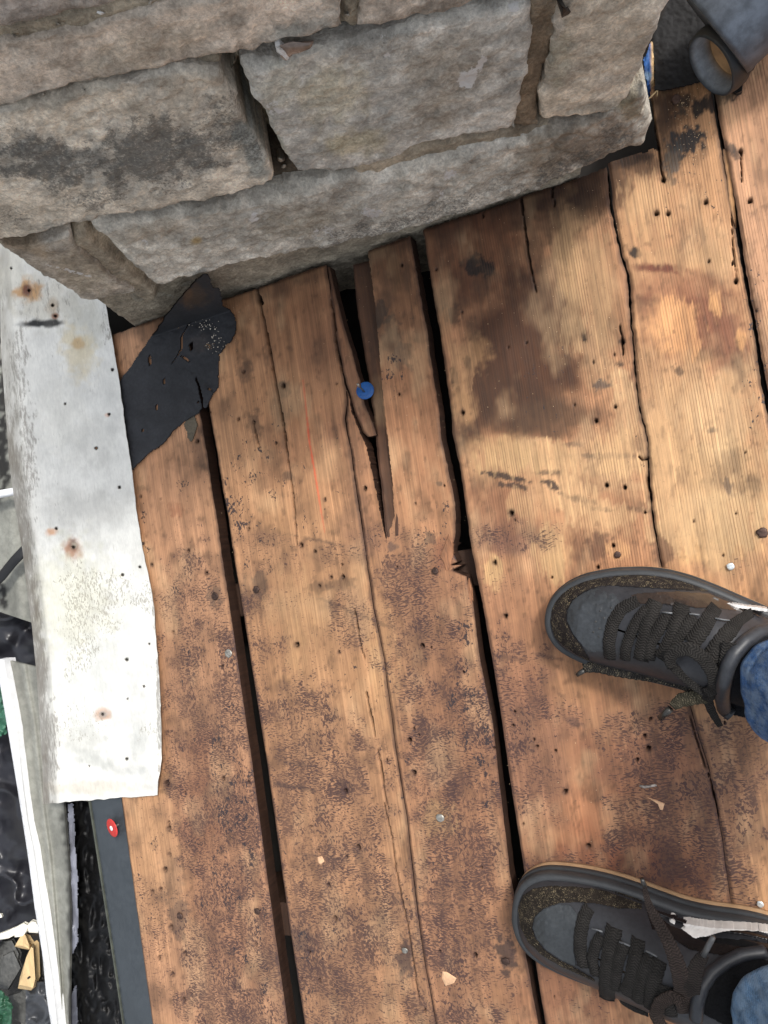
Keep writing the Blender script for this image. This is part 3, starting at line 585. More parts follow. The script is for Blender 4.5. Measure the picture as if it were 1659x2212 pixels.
def stone(top, right, bot, left, base, seed, off=.0, depth=.14, rnd=.010, rough=1.0, soot=(), white=(), tint=(), step=.0026, name='stone', mat=None, edgej=1.5):
    q = [np.array([p[:2] for p in e], float) for e in (top, right, bot, left)]
    q = [wl(e[:, 0], e[:, 1], off)[:, [0, 2]] for e in q]
    c00 = (q[0][0]+q[3][0])/2; c10 = (q[0][-1]+q[1][0])/2; c01 = (q[2][0]+q[3][-1])/2; c11 = (q[2][-1]+q[1][-1])/2
    q[0][0] = q[3][0] = c00; q[0][-1] = q[1][0] = c10; q[2][0] = q[3][-1] = c01; q[2][-1] = q[1][-1] = c11
    ln = lambda e: np.hypot(*np.diff(e, axis=0).T).sum()
    nx = max(8, int(max(ln(q[0]), ln(q[2]))/step)); ny = max(8, int(max(ln(q[1]), ln(q[3]))/step))
    S = coons(q[0], q[1], q[2], q[3], nx, ny); X, Zz = S[..., 0], S[..., 1]
    per = np.concatenate([S[0], S[:, -1], S[-1][::-1], S[:, 0][::-1]])[::3]
    ed, _ = segdist(X, Zz, [tuple(p) for p in per]+[tuple(per[0])])
    # uneven outline
    w = 1-sst(0, .02, ed); jx = .0052*edgej*fbm(X*75, Zz*75, seed, 5)*w; jz = .0052*edgej*fbm(X*75+9, Zz*75+4, seed+1, 5)*w
    rr = rnd*.38*(1+2.4*fbm(X*22, Zz*22, seed+2, 3)); k = np.clip(1-ed/np.maximum(rr, .002), 0, 1)
    yy = Y0-off + rr*(1-np.sqrt(np.clip(1-k*k, 0, 1)))
    yy = yy - rough*(.0035*fbm(X*9, Zz*9, seed+3, 4)+.0042*fbm(X*40, Zz*40, seed+5, 5)+.0034*fbm(X*170, Zz*170, seed+6, 3))
    P = np.stack([X+jx, yy, Zz+jz], -1)
    u, v = pix_world(P)
    C = np.tile(lin(base)*np.array([1.60, 1.66, 1.68]), X.shape+(1,)); C = C*(1+.75*fbm(X*14, Zz*14, seed+8, 5)+.5*fbm(X*70, Zz*70, seed+9, 4))[..., None]
    C = mix(C, lin((116, 110, 100)), .5*sst(.08, .32, fbm(X*25+3, Zz*40, seed+12, 5))); C = mix(C, lin((206, 200, 188))*1.1, .5*sst(.06, .3, fbm(X*30+8, Zz*30, seed+13, 5)))
    C = mix(C, lin((214, 208, 196))*1.1, .55*(1-sst(.002, .007, ed+.006*fbm(X*60, Zz*60, seed+17, 4)))*sst(-.05, .25, fbm(X*18, Zz*18, seed+18, 3)))
    C = mix(C, lin((90, 82, 70)), .4*(1-sst(.001, .012, ed+.012*fbm(X*50, Zz*50, seed+14, 4)))*sst(-.3, .2, fbm(X*9, Zz*9, seed+15, 3)))
    for cu, cv, ru, rv, an, c, al in tint: C = mix(C, lin(c), al*blob(u, v, cu, cv, ru, rv, an, .8, .5, 20, seed))
    So = .02+.28*sst(.04, .35, fbm(X*30, Zz*30, seed+16, 5)); Wh = np.zeros(X.shape)
    for cu, cv, ru, rv, an, al in soot: So = np.maximum(So, al*blob(u, v, cu, cv, ru, rv, an, .8, .6, 24, seed+4))
    for cu, cv, ru, rv, an, al in white: Wh = np.maximum(Wh, al*blob(u, v, cu, cv, ru, rv, an, .6, .4, 8, seed+4))
    P = P[::-1]; C = C[::-1]; So = So[::-1]; Wh = Wh[::-1]
    return grid(name, P, mat or STONE, chim, None, (0, depth, 0), {'Col': C, 'Msk': np.stack([So, Wh, Wh*0], -1)})
PK = (178,164,153)
# course 3 and above
stone(Z1([(-130,-250),(300,-330),(640,-400)]), Z1([(640,-400),(632,-200),(618,-12)]), Z1([(-110,145),(0,122),(240,78),(480,28),(618,-12)]), Z1([(-130,-250),(-120,-50),(-110,145)]), PK, 201, .004)
stone(Z1([(680,-410),(1100,-490),(1480,-560)]), Z1([(1480,-560),(1476,-300),(1470,-175)]), Z1([(650,-18),(850,-62),(1250,-130),(1470,-175)]), Z1([(680,-410),(665,-200),(650,-18)]), PK, 202, .003)
stone(Z1([(-112,222),(0,192),(240,140),(440,95),(700,35),(900,-8),(1200,-70),(1465,-125)]), Z1([(1465,-125),(1474,0),(1482,60),(1488,132)]), Z1([(-100,490),(0,462),(200,410),(400,355),(700,300),(900,252),(960,232),(1100,222),(1200,182),(1330,150),(1488,138)]), Z1([(-112,222),(-106,350),(-100,490)]),
      (184,168,152), 203, .006, soot=[(650,60,60,12,-10,.45),(700,75,40,10,-10,.6),(520,118,40,8,-12,.5),(100,190,80,25,-10,.25),(260,110,60,30,-12,.2)], tint=[(640,62,70,16,-12,(150,154,148),.7),(300,110,120,40,-14,(172,160,140),.5)])
stone(Z1([(1562,-150),(2100,-250),(2500,-330)]), Z1([(2500,-330),(2478,-200),(2452,-140)]), Z1([(1545,120),(1659,105),(1900,60),(2060,20),(2160,-8),(2452,-140)]), Z1([(1562,-150),(1558,0),(1545,120)]), (170,156,142), 204, .006,
      soot=[(960,40,60,10,-14,.5)], white=[(816,30,7,5,0,.3)])
# course 2
stone(Z1([(-100,510),(0,482),(200,432),(400,385),(560,352),(800,306),(948,312)]), Z1([(948,312),(975,370),(1020,425),(1062,530),(1100,600),(1150,680),(1198,788)]), Z1([(-90,1050),(0,1040),(100,1028),(250,990),(400,958),(700,902),(1000,850),(1110,828),(1198,795)]), Z1([(-100,510),(-95,800),(-90,1050)]),
      (182,170,154), 205, .008, rnd=.014, soot=[(100,350,110,60,8,1.0),(330,330,150,80,-12,1.05),(200,430,90,30,-10,.8),(490,250,70,60,30,.75),(480,310,60,60,0,.8),(30,470,60,30,0,.7),(270,290,50,25,-10,.6),(540,320,26,60,-20,.8),(410,400,80,24,-10,.7),(20,300,40,50,0,.6),(120,490,70,12,-10,.6)],
      tint=[(320,350,170,70,-10,(150,150,144),.6),(90,340,120,50,0,(146,148,144),.6),(540,320,26,70,-25,(140,146,142),.8),(140,490,60,14,-8,(146,148,142),.8)], rough=1.25)
S4top = Z1([(1042,282),(1120,285),(1250,262),(1400,205),(1659,150),(1859,95),(2109,50),(2300,22)])
stone(S4top, Z2([(650,20),(640,200),(622,330),(586,400),(592,450),(566,556)]), Z1([(1292,738),(1400,738),(1500,735),(1659,700),(1859,625),(2059,580),(2225,560)]), Z1([(1042,282),(1062,350),(1112,440),(1160,510),(1192,590),(1250,700),(1292,738)]),
      (164,158,149), 206, .008, rnd=.016, rough=1.25, soot=[(640,210,30,30,0,.5),(930,160,70,30,0,.4),(1000,80,60,30,0,.35),(620,260,30,30,0,.4)],
      white=[(1015,165,24,14,-40,1),(1040,135,9,16,30,1),(1110,18,30,8,-10,.9),(836,120,6,5,0,.9),(1010,183,16,7,0,1),(592,235,16,24,-60,.5),(833,78,8,4,0,.7)],
      tint=[(720,200,70,60,0,(196,186,160),.6),(760,310,70,26,0,(182,170,136),.6),(940,240,60,50,0,(150,140,124),.6),(980,150,90,60,0,(158,148,132),.6),(600,190,40,60,20,(172,168,150),.5),(590,300,14,50,-25,(184,180,160),.7)])
stone(Z2([(735,-60),(900,-95),(1292,-170)]), Z2([(1292,-170),(1240,0),(1170,140),(1108,290),(1060,400),(1015,478)]), Z2([(680,525),(760,512),(850,500),(930,492),(1015,478)]), Z2([(735,-60),(738,150),(705,270),(690,350),(668,450),(680,525)]),
      (166,154,138), 207, .008, rnd=.012, soot=[(1290,180,40,26,-30,.5),(1180,225,70,12,0,.5)], tint=[(1210,120,26,70,10,(150,146,128),.6),(1290,230,50,14,-10,(150,148,138),.7)])
# course 1
stone(Z1([(-6,1052),(60,1070),(120,1074),(220,1040),(312,1012)]), Z1([(312,1012),(332,1070),(430,1145),(500,1205),(600,1262)]), Z1([(350,1288),(420,1292),(500,1282),(560,1272),(600,1262)]), Z1([(-6,1052),(80,1120),(180,1188),(280,1240),(350,1288)]),
      (158,146,132), 208, .010, rnd=.012, tint=[(60,530,60,14,15,(150,130,104),.6),(170,590,60,40,20,(150,136,112),.5)], white=[(150,585,60,3,15,.7),(110,540,20,10,0,.3)], soot=[(255,612,20,10,0,.6)])
stone(Z1([(392,1000),(480,985),(700,940),(1000,900),(1200,850),(1400,800),(1659,752),(1900,690),(2230,614),(2459,560),(2600,520),(2690,455),(2787,385)]), Z2([(1128,385),(1142,470),(1158,560),(1122,645)]), Z1([(672,1242),(870,1186),(1080,1140),(1300,1096),(1500,1062),(1659,1030),(1859,972),(2079,905),(2299,825),(2459,770),(2619,708),(2680,668),(2781,645)]), Z1([(392,1000),(480,1080),(560,1150),(672,1242)]),
      (168,160,148), 209, .013, rnd=.034, rough=1.7, soot=[(820,500,150,30,-16,.85),(960,450,110,26,-18,.8),(700,540,90,20,-12,.6),(480,570,30,20,0,.3),(400,460,40,18,0,.4),(1080,400,60,26,0,.65),(1200,370,60,30,-15,.8),(1330,300,50,40,0,.75),(1270,340,50,20,0,.9),(1240,380,90,12,-16,1)],
      white=[(550,468,9,12,30,.9),(316,524,10,4,40,.7),(805,460,24,10,0,.8),(975,375,16,9,-20,1),(950,420,20,12,0,.5),(700,500,40,14,-10,.4),(770,430,16,8,0,.3)],
      tint=[(420,520,12,8,0,(190,160,90),.6),(820,420,40,20,-10,(180,178,170),.6),(330,500,60,20,-10,(150,136,116),.5),(650,480,80,30,-10,(160,150,130),.5),(1270,310,120,60,-15,(116,104,90),.8),(1170,340,50,50,-15,(130,120,104),.6),(1360,225,24,30,0,(120,108,84),.8)])
# recessed footing stones under course 1; overhang shade painted into the dark bases
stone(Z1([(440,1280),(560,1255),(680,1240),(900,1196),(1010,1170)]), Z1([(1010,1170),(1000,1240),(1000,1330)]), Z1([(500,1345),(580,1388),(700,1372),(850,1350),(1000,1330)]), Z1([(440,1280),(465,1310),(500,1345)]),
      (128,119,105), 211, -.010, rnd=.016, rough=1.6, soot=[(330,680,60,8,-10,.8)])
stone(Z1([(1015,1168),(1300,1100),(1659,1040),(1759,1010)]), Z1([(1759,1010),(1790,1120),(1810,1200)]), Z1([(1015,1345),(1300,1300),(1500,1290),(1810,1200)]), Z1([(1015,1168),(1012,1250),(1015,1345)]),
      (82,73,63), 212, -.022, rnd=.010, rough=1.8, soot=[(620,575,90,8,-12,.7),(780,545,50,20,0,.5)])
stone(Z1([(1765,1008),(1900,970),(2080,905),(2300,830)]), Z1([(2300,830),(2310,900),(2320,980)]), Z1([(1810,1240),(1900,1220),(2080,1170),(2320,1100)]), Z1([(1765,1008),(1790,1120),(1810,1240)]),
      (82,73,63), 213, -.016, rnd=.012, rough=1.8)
# mortar bed
xs = np.arange(-.446*SH, .236*SH, .003); zs = np.arange(-.17*SH, .60*SH, .003)
X, Zz = np.meshgrid(xs, zs); P = np.stack([X, np.full_like(X, Y0), Zz], -1); u, v = pix_world(P)
dp = .007 + .008*fbm(X*30, Zz*30, 300, 4) + .004*fbm(X*120, Zz*120, 301, 3)
deep = np.zeros(X.shape)
d, _ = segdist(u, v, Z1([(1005,330),(1060,430),(1130,560),(1170,640),(1200,700)])); deep = np.maximum(deep, .09*(1-sst(20, 36, d)))
d, _ = segdist(u, v, Z1([(1040,235),(1200,215),(1330,185),(1560,150),(1800,100)])); deep = np.maximum(deep, .014*(1-sst(6, 16, d)))
d, _ = segdist(u, v, Z1([(1030,290),(1010,340)])); deep = deep*sst(4, 16, d)
d, _ = segdist(u, v, Z1([(120,1060),(310,995),(700,925),(1000,870),(1180,830)])); deep = np.maximum(deep, .022*(1-sst(8, 16, d)))
d, _ = segdist(u, v, Z1([(-40,150),(440,58),(900,-40)])); deep = np.where(d < 30, -.008*(1-sst(14, 30, d)), deep)
d, _ = segdist(u, v, Z1([(0,475),(400,370),(930,262)])); deep = np.where(d < 18, -.008*(1-sst(8, 18, d)), deep)
d, _ = segdist(u, v, Z2([(700,-20),(680,160),(640,330),(620,560)])); deep = np.where(d < 44, -.010*(1-sst(26, 44, d)), deep)
d, _ = segdist(u, v, Z2([(-100,720),(150,660),(400,600),(620,580),(1000,500)])); deep = np.where(d < 26, -.012*(1-sst(12, 26, d)), deep)
d, _ = segdist(u, v, Z1([(350,1020),(500,1150),(640,1260)])); deep = np.where(d < 26, -.012*(1-sst(12, 26, d)), deep)
d, _ = segdist(u, v, Z1([(1520,-30),(1525,90)])); deep = np.where(d < 24, -.006*(1-sst(14, 24, d)), deep)
d, _ = segdist(u, v, Z2([(735,165),(705,270),(685,350),(668,450),(672,520)])); deep = np.where(d < 4.5, .02, deep)
P[..., 1] += dp+deep
Cm = np.tile(lin((172,160,140)), X.shape+(1,))*(1+.5*fbm(X*40, Zz*40, 310, 4)+.3*fbm(X*150, Zz*150, 311, 3))[..., None]
m = blob(u, v, 1150, 150, 40, 170, 8, .3, .5); Cm = mix(Cm, lin((134,118,98)), m)
m = blob(u, v, 600, 330, 60, 140, -28, .3, .4); Cm = mix(Cm, lin((98,86,72)), m)
so = np.clip(.15+.9*fbm(u/16, v/16, 320, 3), 0, 1)
grid('mortar', P, MORTAR, chim, None, (0, .02, 0), {'Col': Cm, 'Msk': np.stack([so, so*0, so*0], -1)})
# core of the chimney behind the facing stones
ZT_ = .60*SH
core = [(-.45*SH, Y0+.05, -.3), (.225*SH, Y0+.05, -.3), (.225*SH, Y0+.5, -.3), (-.45*SH, Y0+.5, -.3)]
V = core+[(a, b, ZT_) for a, b, c in core]; Cc = np.tile(lin((150,136,112)), (8, 1))
mk('core', V, [(0,1,5,4),(1,2,6,5),(2,3,7,6),(3,0,4,7),(4,5,6,7)], MORTAR, chim, smooth=False, attrs={'Col': Cc, 'Msk': np.zeros((8, 3))})
RUSTY = make_plain('rusty_iron', (.13, .05, .03), .8, .3, 150, .5, .6, .001)
def chunk(name, pts, off, th, mat, parent, seed=1, world=True, smooth=False, inset=.25, matrix=None):
    """irregular faceted lump from an outline given in photo coordinates"""
    p = np.array([q[:2] for q in pts], float); r = np.random.RandomState(seed); c = p.mean(0)
    inn = c+(p-c)*(1-inset)
    if world: a = wl(p[:, 0], p[:, 1], off); b = wl(inn[:, 0], inn[:, 1], off+th); back = a+np.array([0, th*1.5, 0])
    else: a = dk(p[:, 0], p[:, 1], off); b = dk(inn[:, 0], inn[:, 1], off+th); back = a-np.array([0, 0, th*.6])
    b += r.randn(*b.shape)*th*.12
    n = len(p); V = np.concatenate([back, a, b, b.mean(0, keepdims=True)]); Fc = []
    ar = 0.5*sum(p[i][0]*p[(i+1) % n][1]-p[(i+1) % n][0]*p[i][1] for i in range(n))
    for i in range(n):
        j = (i+1) % n
        for k in (0, n): Fc.append((k+i, k+n+i, k+n+j, k+j))
        Fc.append((2*n+i, 3*n, 2*n+j))
    Fc.append(tuple(range(n)))
    if ar < 0: Fc = [f[::-1] for f in Fc]
    return mk(name, V, Fc, mat, parent, matrix, smooth)
chunk('iron_fragment', Z1([(920,880),(985,858),(1045,848),(1060,862),(1088,868),(1080,884),(1040,892),(1018,905),(960,890)]), -.004, .008, RUSTY, chim, 4)
SHELL = make_plain('flint', (.30, .22, .17), .25, 0, 60, .5, .4, .001)
fl = chunk('wedge_pebble', Z1([(1190,205),(1270,182),(1365,168),(1360,190),(1300,225),(1262,272),(1240,270),(1205,240)]), -.004, .014, SHELL, chim, 5, smooth=True)
SPALL = make_plain('white_spall', (.7, .7, .68), .4, 0, 80, .2, .4, .001)
chunk('white_chip', Z1([(1190,203),(1210,200),(1235,225),(1250,250),(1240,262),(1215,240),(1195,225)]), .009, .004, SPALL, chim, 6)
chunk('iron_spike', Z2([(745,0),(770,0),(780,40),(808,52),(800,62),(768,78),(762,50),(752,25)]), .008, .01, make_plain('black_iron', (.02, .018, .016), .6, .4), chim, 6)
for i, (px, py, s_) in enumerate([(435,55,16),(250,105,8),(62,155,9),(190,412,9),(360,385,7),(650,10,10),(1500,60,12),(1215,690,14),(1225,720,12),(1240,800,14),(1200,790,10),(1190,770,8),(1165,850,14)]):
    a_ = [(px+s_*math.cos(t)*(1+.25*math.sin(3*t+i)), py+s_*.8*math.sin(t)) for t in np.linspace(0, 2*math.pi, 8)[:-1]]
    chunk('pebble', Z1(a_), -.001 if i < 7 else -.012, .006, SPALL if i == 0 else make_plain('grit', (.3, .27, .22), .9), chim, 10+i, smooth=True)
# ================================================================== metal flashing
def ruled_px(L, Rr, nt, ns):
    """rows run between matching knots of two photo-space polylines"""
    L = np.array(L, float); Rr = np.array(Rr, float)
    def rs(p):
        d = np.r_[0, np.cumsum(np.hypot(*np.diff(p, axis=0).T))]; t = np.linspace(0, d[-1], nt)
        return np.stack([np.interp(t, d, p[:, 0]), np.interp(t, d, p[:, 1])], 1)
    a, b = rs(L), rs(Rr); s = np.linspace(0, 1, ns)[None, :, None]
    Q = a[:, None]*(1-s)+b[:, None]*s; return Q[..., 0], Q[..., 1], np.broadcast_to(np.linspace(0, 1, ns)[None], (nt, ns)), np.broadcast_to(np.linspace(0, 1, nt)[:, None], (nt, ns))
def make_paintmetal():
    m, nt, b = newmat('worn_white_paint'); k = NB(nt); ms = k.sep(k.attr('Msk'))
    n1 = k.noise(k.coord((1, .35, 1)), 260, 5, .7); n2 = k.noise(k.coord(), 30, 5, .6)
    f = k.math('MULTIPLY', k.ramp(n1, .25, .7, .9, 1.04), k.ramp(n2, .3, .7, .88, 1.06))
    vm = k.n('ShaderNodeVectorMath', operation='SCALE'); nt.links.new(k.attr('Col'), vm.inputs[0]); nt.links.new(f, vm.inputs['Scale'])
    tk = k.noise(k.coord((430, 190, 100), (0, 0, .35)), 1, 2, .55, .6)
    t = k.math('MULTIPLY', k.ramp(k.math('SUBTRACT', tk, k.math('SUBTRACT', .86, k.math('MULTIPLY', ms[0], .36))), 0, .03), k.ramp(ms[0], .02, .2))
    c = k.mix(k.math('MULTIPLY', t, .6), vm.outputs[0], (.24, .21, .15))
    gr = k.noise(k.coord((200, 60, 100)), 1, 5, .75)
    g = k.math('MULTIPLY', k.ramp(k.math('SUBTRACT', gr, k.math('SUBTRACT', .82, k.math('MULTIPLY', ms[1], .42))), -.07, .10), k.ramp(ms[1], .02, .2))
    c = k.mix(k.math('MULTIPLY', g, .62), c, (.15, .125, .10))
    sc = k.noise(k.coord((900, 40, 100), (0, 0, .5)), 1, 3, .6); s = k.math('MULTIPLY', k.math('MULTIPLY', k.ramp(sc, .64, .70), k.ramp(n2, .4, .6)), .5)
    c = k.mix(s, c, (.35, .33, .29))
    nt.links.new(c, b.inputs['Base Color']); b.inputs['Roughness'].default_value = .42; b.inputs['Specular IOR Level'].default_value = .45
    h = k.math('SUBTRACT', n2, k.math('ADD', k.math('MULTIPLY', g, .15), k.math('MULTIPLY', t, .15)))
    nt.links.new(k.bump(h, .35, .0015), b.inputs['Normal']); return m
PAINT = make_paintmetal()
fl = thing('metal_flashing', 'bent strip of white painted metal flashing with rust spots and nail holes', 'flashing', DECK)
FL = [(-40,330),(-12,450),(-4,560),(0,650),(3,771),(13,902),(20,1000),(33,1098),(49,1192),(56,1250),(69,1354),(80,1469),(92,1653),(93.5,1736)]
FR = [(196,330),(208,450),(216,560),(226,645),(243,738),(258,830),(274,944),(284,1013),(294,1098),(309,1192),(320,1240),(332,1308),(338,1391),(345,1487),(349,1607),(347,1665),(341,1690),(340,1718)]
u, v, s, t = ruled_px(FL, FR, 620, 130)
u = u + 3*fbm(v/20, v*0+s*2, 401, 3)*(s > .97); v = v + 4*fbm(u/14, u*0, 402, 3)*(t > .985)
h = .007 - .030*np.clip(1-s/.12, 0, 1)**1.3 + .0055*fbm(u/90, v/150, 410, 3) + .0016*fbm(u/25, v/30, 411, 3) + .003*sst(.8, 1, s)*(fbm(v/60, v*0, 412, 3)+.3)
for cu, cv, ru, rv, a_ in [(215,985,26,40,-.002),(208,968,10,12,-.002),(215,1003,7,9,.0012),(160,930,70,20,.0015),(290,1650,40,16,.006),(255,1600,30,10,-.003),(330,1670,16,26,.006),(120,1160,60,60,.001),(274,1637,12,14,-.002),(58,626,14,12,-.001),(158,1180,12,14,.0012)]:
    h += a_*blob(u, v, cu, cv, ru, rv, 0, .3, .9)
C = np.tile(lin((222,221,214)), u.shape+(1,))*(1+.10*fbm(u/60, v/80, 420, 4))[..., None]
G = np.zeros(u.shape) + .30 + .35*fbm(u/40, v/60, 421, 4)
for cu, cv, ru, rv, an, c, al in [(110,650,70,50,0,(196,190,172),.5),(30,600,40,60,0,(196,192,176),.5),(185,700,40,60,0,(186,184,170),.5),(170,760,34,50,-10,(206,190,150),.6),(200,960,40,50,0,(190,188,180),.4),(190,1090,90,40,0,(196,194,186),.5),(130,900,50,80,0,(216,214,204),.4),
    (60,628,26,22,0,(188,140,80),.85),(60,627,11,11,0,(104,52,26),.95),(114,665,12,20,0,(160,130,90),.5),(119,683,7,6,0,(140,80,40),.8),(168,745,12,14,20,(180,140,80),.6),(158,1182,20,24,0,(160,100,54),.85),(159,1180,11,14,0,(92,50,32),.95),(110,1148,12,8,0,(206,140,80),.7),
    (222,1543,15,12,0,(186,124,70),.85),(222,1543,7,6,0,(100,56,30),.9),(200,1640,50,14,20,(176,178,172),.6),(300,1610,20,50,0,(186,188,184),.6),(170,1590,60,30,0,(190,190,182),.5),(233,897,5,5,0,(206,130,70),.6),(240,880,14,60,0,(206,206,200),.3),(150,1300,80,120,0,(206,204,184),.6),(200,1480,80,90,0,(206,208,202),.5),(180,1700,110,14,0,(200,190,170),.5),(310,1560,16,60,0,(200,200,194),.4),(88,699,42,8,-4,(30,28,27),1),(96,699,34,5,-4,(26,25,24),1),(110,700,14,9,0,(60,58,54),.8),(200,1560,6,6,0,(120,110,100),.0)]:
    C = mix(C, lin(c), al*blob(u, v, cu, cv, ru, rv, an, .7, .5, 14, 430))
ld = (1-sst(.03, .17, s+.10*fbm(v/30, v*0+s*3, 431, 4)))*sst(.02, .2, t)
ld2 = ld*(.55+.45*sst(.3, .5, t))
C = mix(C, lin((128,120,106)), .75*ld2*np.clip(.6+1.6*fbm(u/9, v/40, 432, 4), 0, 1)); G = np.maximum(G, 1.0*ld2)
for cu, cv, ru, rv, al in [(90,640,90,60,.6),(40,800,24,120,.8),(180,690,50,60,.45),(60,1000,24,160,.8),(200,1560,90,60,.35),(110,1620,20,120,.8),(344,1500,8,200,.9),(334,1320,8,60,.8),(150,1400,80,60,.3),(230,700,14,50,.7)]:
    G = np.maximum(G, al*blob(u, v, cu, cv, ru, rv, 0, .6, .5, 14, 440))
T = poly(u, v, Z6([(235,185),(350,30),(500,40),(650,170),(690,130),(720,280),(600,300),(500,400),(410,560),(290,600),(255,300)]), 26, 44, 40, 450)*.9
T = np.maximum(T, .8*poly(u, v, Z6([(640,830),(720,780),(745,860),(640,900)]), 5, 8)); T = np.maximum(T, .7*blob(u, v, 165, 1560, 80, 50, 0, .6, .5))
T = np.maximum(T, .7*blob(u, v, 280, 795, 10, 10, 0))
for cu, cv, r in [(63,628,3),(114,660,3.5),(120,683,3.2),(243,799,3.2),(236,895,3.2),(208,968,3.5),(141,873,2.5),(258,1053,3.5),(122,1142,3.2),(159,1182,3.5),(302,1225,3.2),(265,1242,3.6),(274,1425,3.8),(311,1483,2.8),(274,1639,3.6),(222,1543,3),(24,580,2.6),(276,1510,2.2),(323,1391,2.4),(193,1655,2)]:
    d = np.hypot(u-cu, v-cv); m = 1-sst(r*.7, r*1.25, d); C = mix(C, lin((18,14,12)), m); h -= .005*m; h += .0007*(1-sst(r*1.2, r*2.6, d))
P = dk(u, v, 0.0)*0; P = dk(u, v, h)
P = P[::-1]
grid('sheet', P, PAINT, fl, None, (0, 0, -.0009), {'Col': C[::-1], 'Msk': np.stack([T, G, G*0], -1)[::-1]}, {'Col': lin((170,166,156)), 'Msk': (0, .3, 0)})

# ================================================================== bitumen felt
FELT = make_attr('bitumen_felt', .72, 0, 300, .16, .5, .0006, .35)
def on_deck_or_wall(u, v, h, gap=.02):
    P = dk(u, v, h); r = ray(u, v); t = (Y0-gap)/r[..., 1]; Q = C0 + t[..., None]*r
    Q = np.stack([Q@W, Q@YY, Q@NM], -1); m = P[..., 1] > Y0-gap
    P[m] = Q[m]; return P
def sheet_px(name, outline, hf, mat, parent, col, step=2.2, seed=1, holes=(), slits=(), th=.002, paint=None, gap=.02, warp=2.0, msk=(0, 0, 0)):
    p = np.array([q[:2] for q in outline]); u0, v0 = p.min(0)-4; u1, v1 = p.max(0)+4
    u, v = np.meshgrid(np.arange(u0, u1, step), np.arange(v1, v0, -step))
    uu = u+warp*2*fbm(u/7, v/7, seed, 3); vv = v+warp*2*fbm(u/7+5, v/7, seed+1, 3)
    ins = inside(uu, vv, [tuple(x) for x in p])
    h = hf(u, v); C = np.tile(lin(col), u.shape+(1,))*(1+.35*fbm(u/26, v/26, seed+3, 4))[..., None]
    if paint: C = paint(u, v, C)
    for pts, w in slits:
        d, t = segdist(u, v, pts); m = d < w*(1.15-.7*abs(t-.5)*2)+fbm(u/4, v/4, seed+5, 2)*1.5; ins &= ~m
        h = h + .0003*(1-sst(0, 9, d))
    for cu, cv, ru, rv in holes:
        d = np.hypot((u-cu)/ru, (v-cv)/rv)+.6*fbm(u/5, v/5, seed+6, 3); ins &= ~(d < .75); h = h+.0004*(1-sst(.8, 1.8, d))
    P = on_deck_or_wall(u, v, h, gap)
    mask = (ins[:-1, :-1] & ins[1:, 1:])
    return grid(name, P, mat, parent, mask, (0, 0, -th), {'Col': C, 'Msk': np.tile(np.array(msk, float), u.shape+(1,))})
feltA = ZM([(945,205),(1002,210),(1022,280),(1040,338),(1098,338),(1122,430),(1130,500),(1190,535),(1240,590),(1260,660),(1248,760),(1205,850),(1165,858),(1150,900),(1102,950),(1092,1100),(1092,1270),(1030,1340),(1005,1410),(968,1468),(948,1440),(900,1510),(800,1570),(680,1660),(580,1790),(450,1870),(380,1940),(320,1995),(290,2040),(220,2040),(150,1700),(120,1400),(140,1260),(172,1215),(350,970),(600,600),(800,350)])
def pa(u, v, C):
    for cu, cv, ru, rv, c, al in [(420,640,26,22,(92,72,52),.45),(405,640,10,20,(110,80,50),.3),(405,610,16,14,(40,38,40),.5),(430,740,20,20,(86,78,74),.3)]: C = mix(C, lin(c), al*blob(u, v, cu, cv, ru, rv, 0, .8, .6, 8, 7))
    return C
zz = lambda pts: ZM(pts)
o = sheet_px('felt_offcut', feltA, lambda u, v: .0042+.004*fbm(u/40, v/40, 500, 3)+.0015*fbm(u/9, v/9, 501, 3), FELT, None, (44,45,48), 2.0, 505,
    holes=[ZM([(455,1020)])[0]+(3.2,16), ZM([(840,885)])[0]+(5.5,13), ZM([(590,1200)])[0]+(3.2,9), ZM([(520,1450)])[0]+(2.4,9), ZM([(388,1662)])[0]+(2.6,5), ZM([(905,1400)])[0]+(2.5,3)],
    slits=[(zz([(825,660),(780,740),(750,800),(750,900),(715,970),(660,1045)]), 1.7), (zz([(750,975),(790,1000),(830,1030)]), 1.6), (zz([(880,1170),(910,1250),(940,1380),(950,1460)]), 2.0), (zz([(985,1270),(1030,1290),(1045,1310)]), 1.2)], paint=pa)
o.matrix_world = DECK; tag(o, 'torn black bitumen felt offcut with pale grit, half under the white flashing', 'roofing felt')
o = sheet_px('felt_scrap', zz([(768,1610),(830,1545),(872,1515),(897,1600),(882,1680),(858,1750),(830,1772),(806,1740),(800,1680)]), lambda u, v: .0030+.002*fbm(u/10, v/10, 510, 3), FELT, None, (92,84,70), 1.6, 511, th=.0015)
o.matrix_world = DECK; tag(o, 'small grey-brown felt scrap lying just below the torn black felt', 'felt scrap')
feltB = ZT([(700,-420),(672,-100),(640,70),(592,190),(522,290),(500,420),(515,650),(521,905),(570,908),(700,890),(830,860),(1000,815),(1110,795),(1250,700),(1500,300),(1500,-420)])
o = sheet_px('felt_underlay', feltB, lambda u, v: .006+.003*fbm(u/40, v/40, 520, 3)+.0012*fbm(u/8, v/8, 521, 3), FELT, None, (22,21,22), 2.0, 522, gap=-2)
o.matrix_world = DECK; tag(o, 'black felt sheet tucked beside the chimney corner under the grey pipe', 'roofing felt')
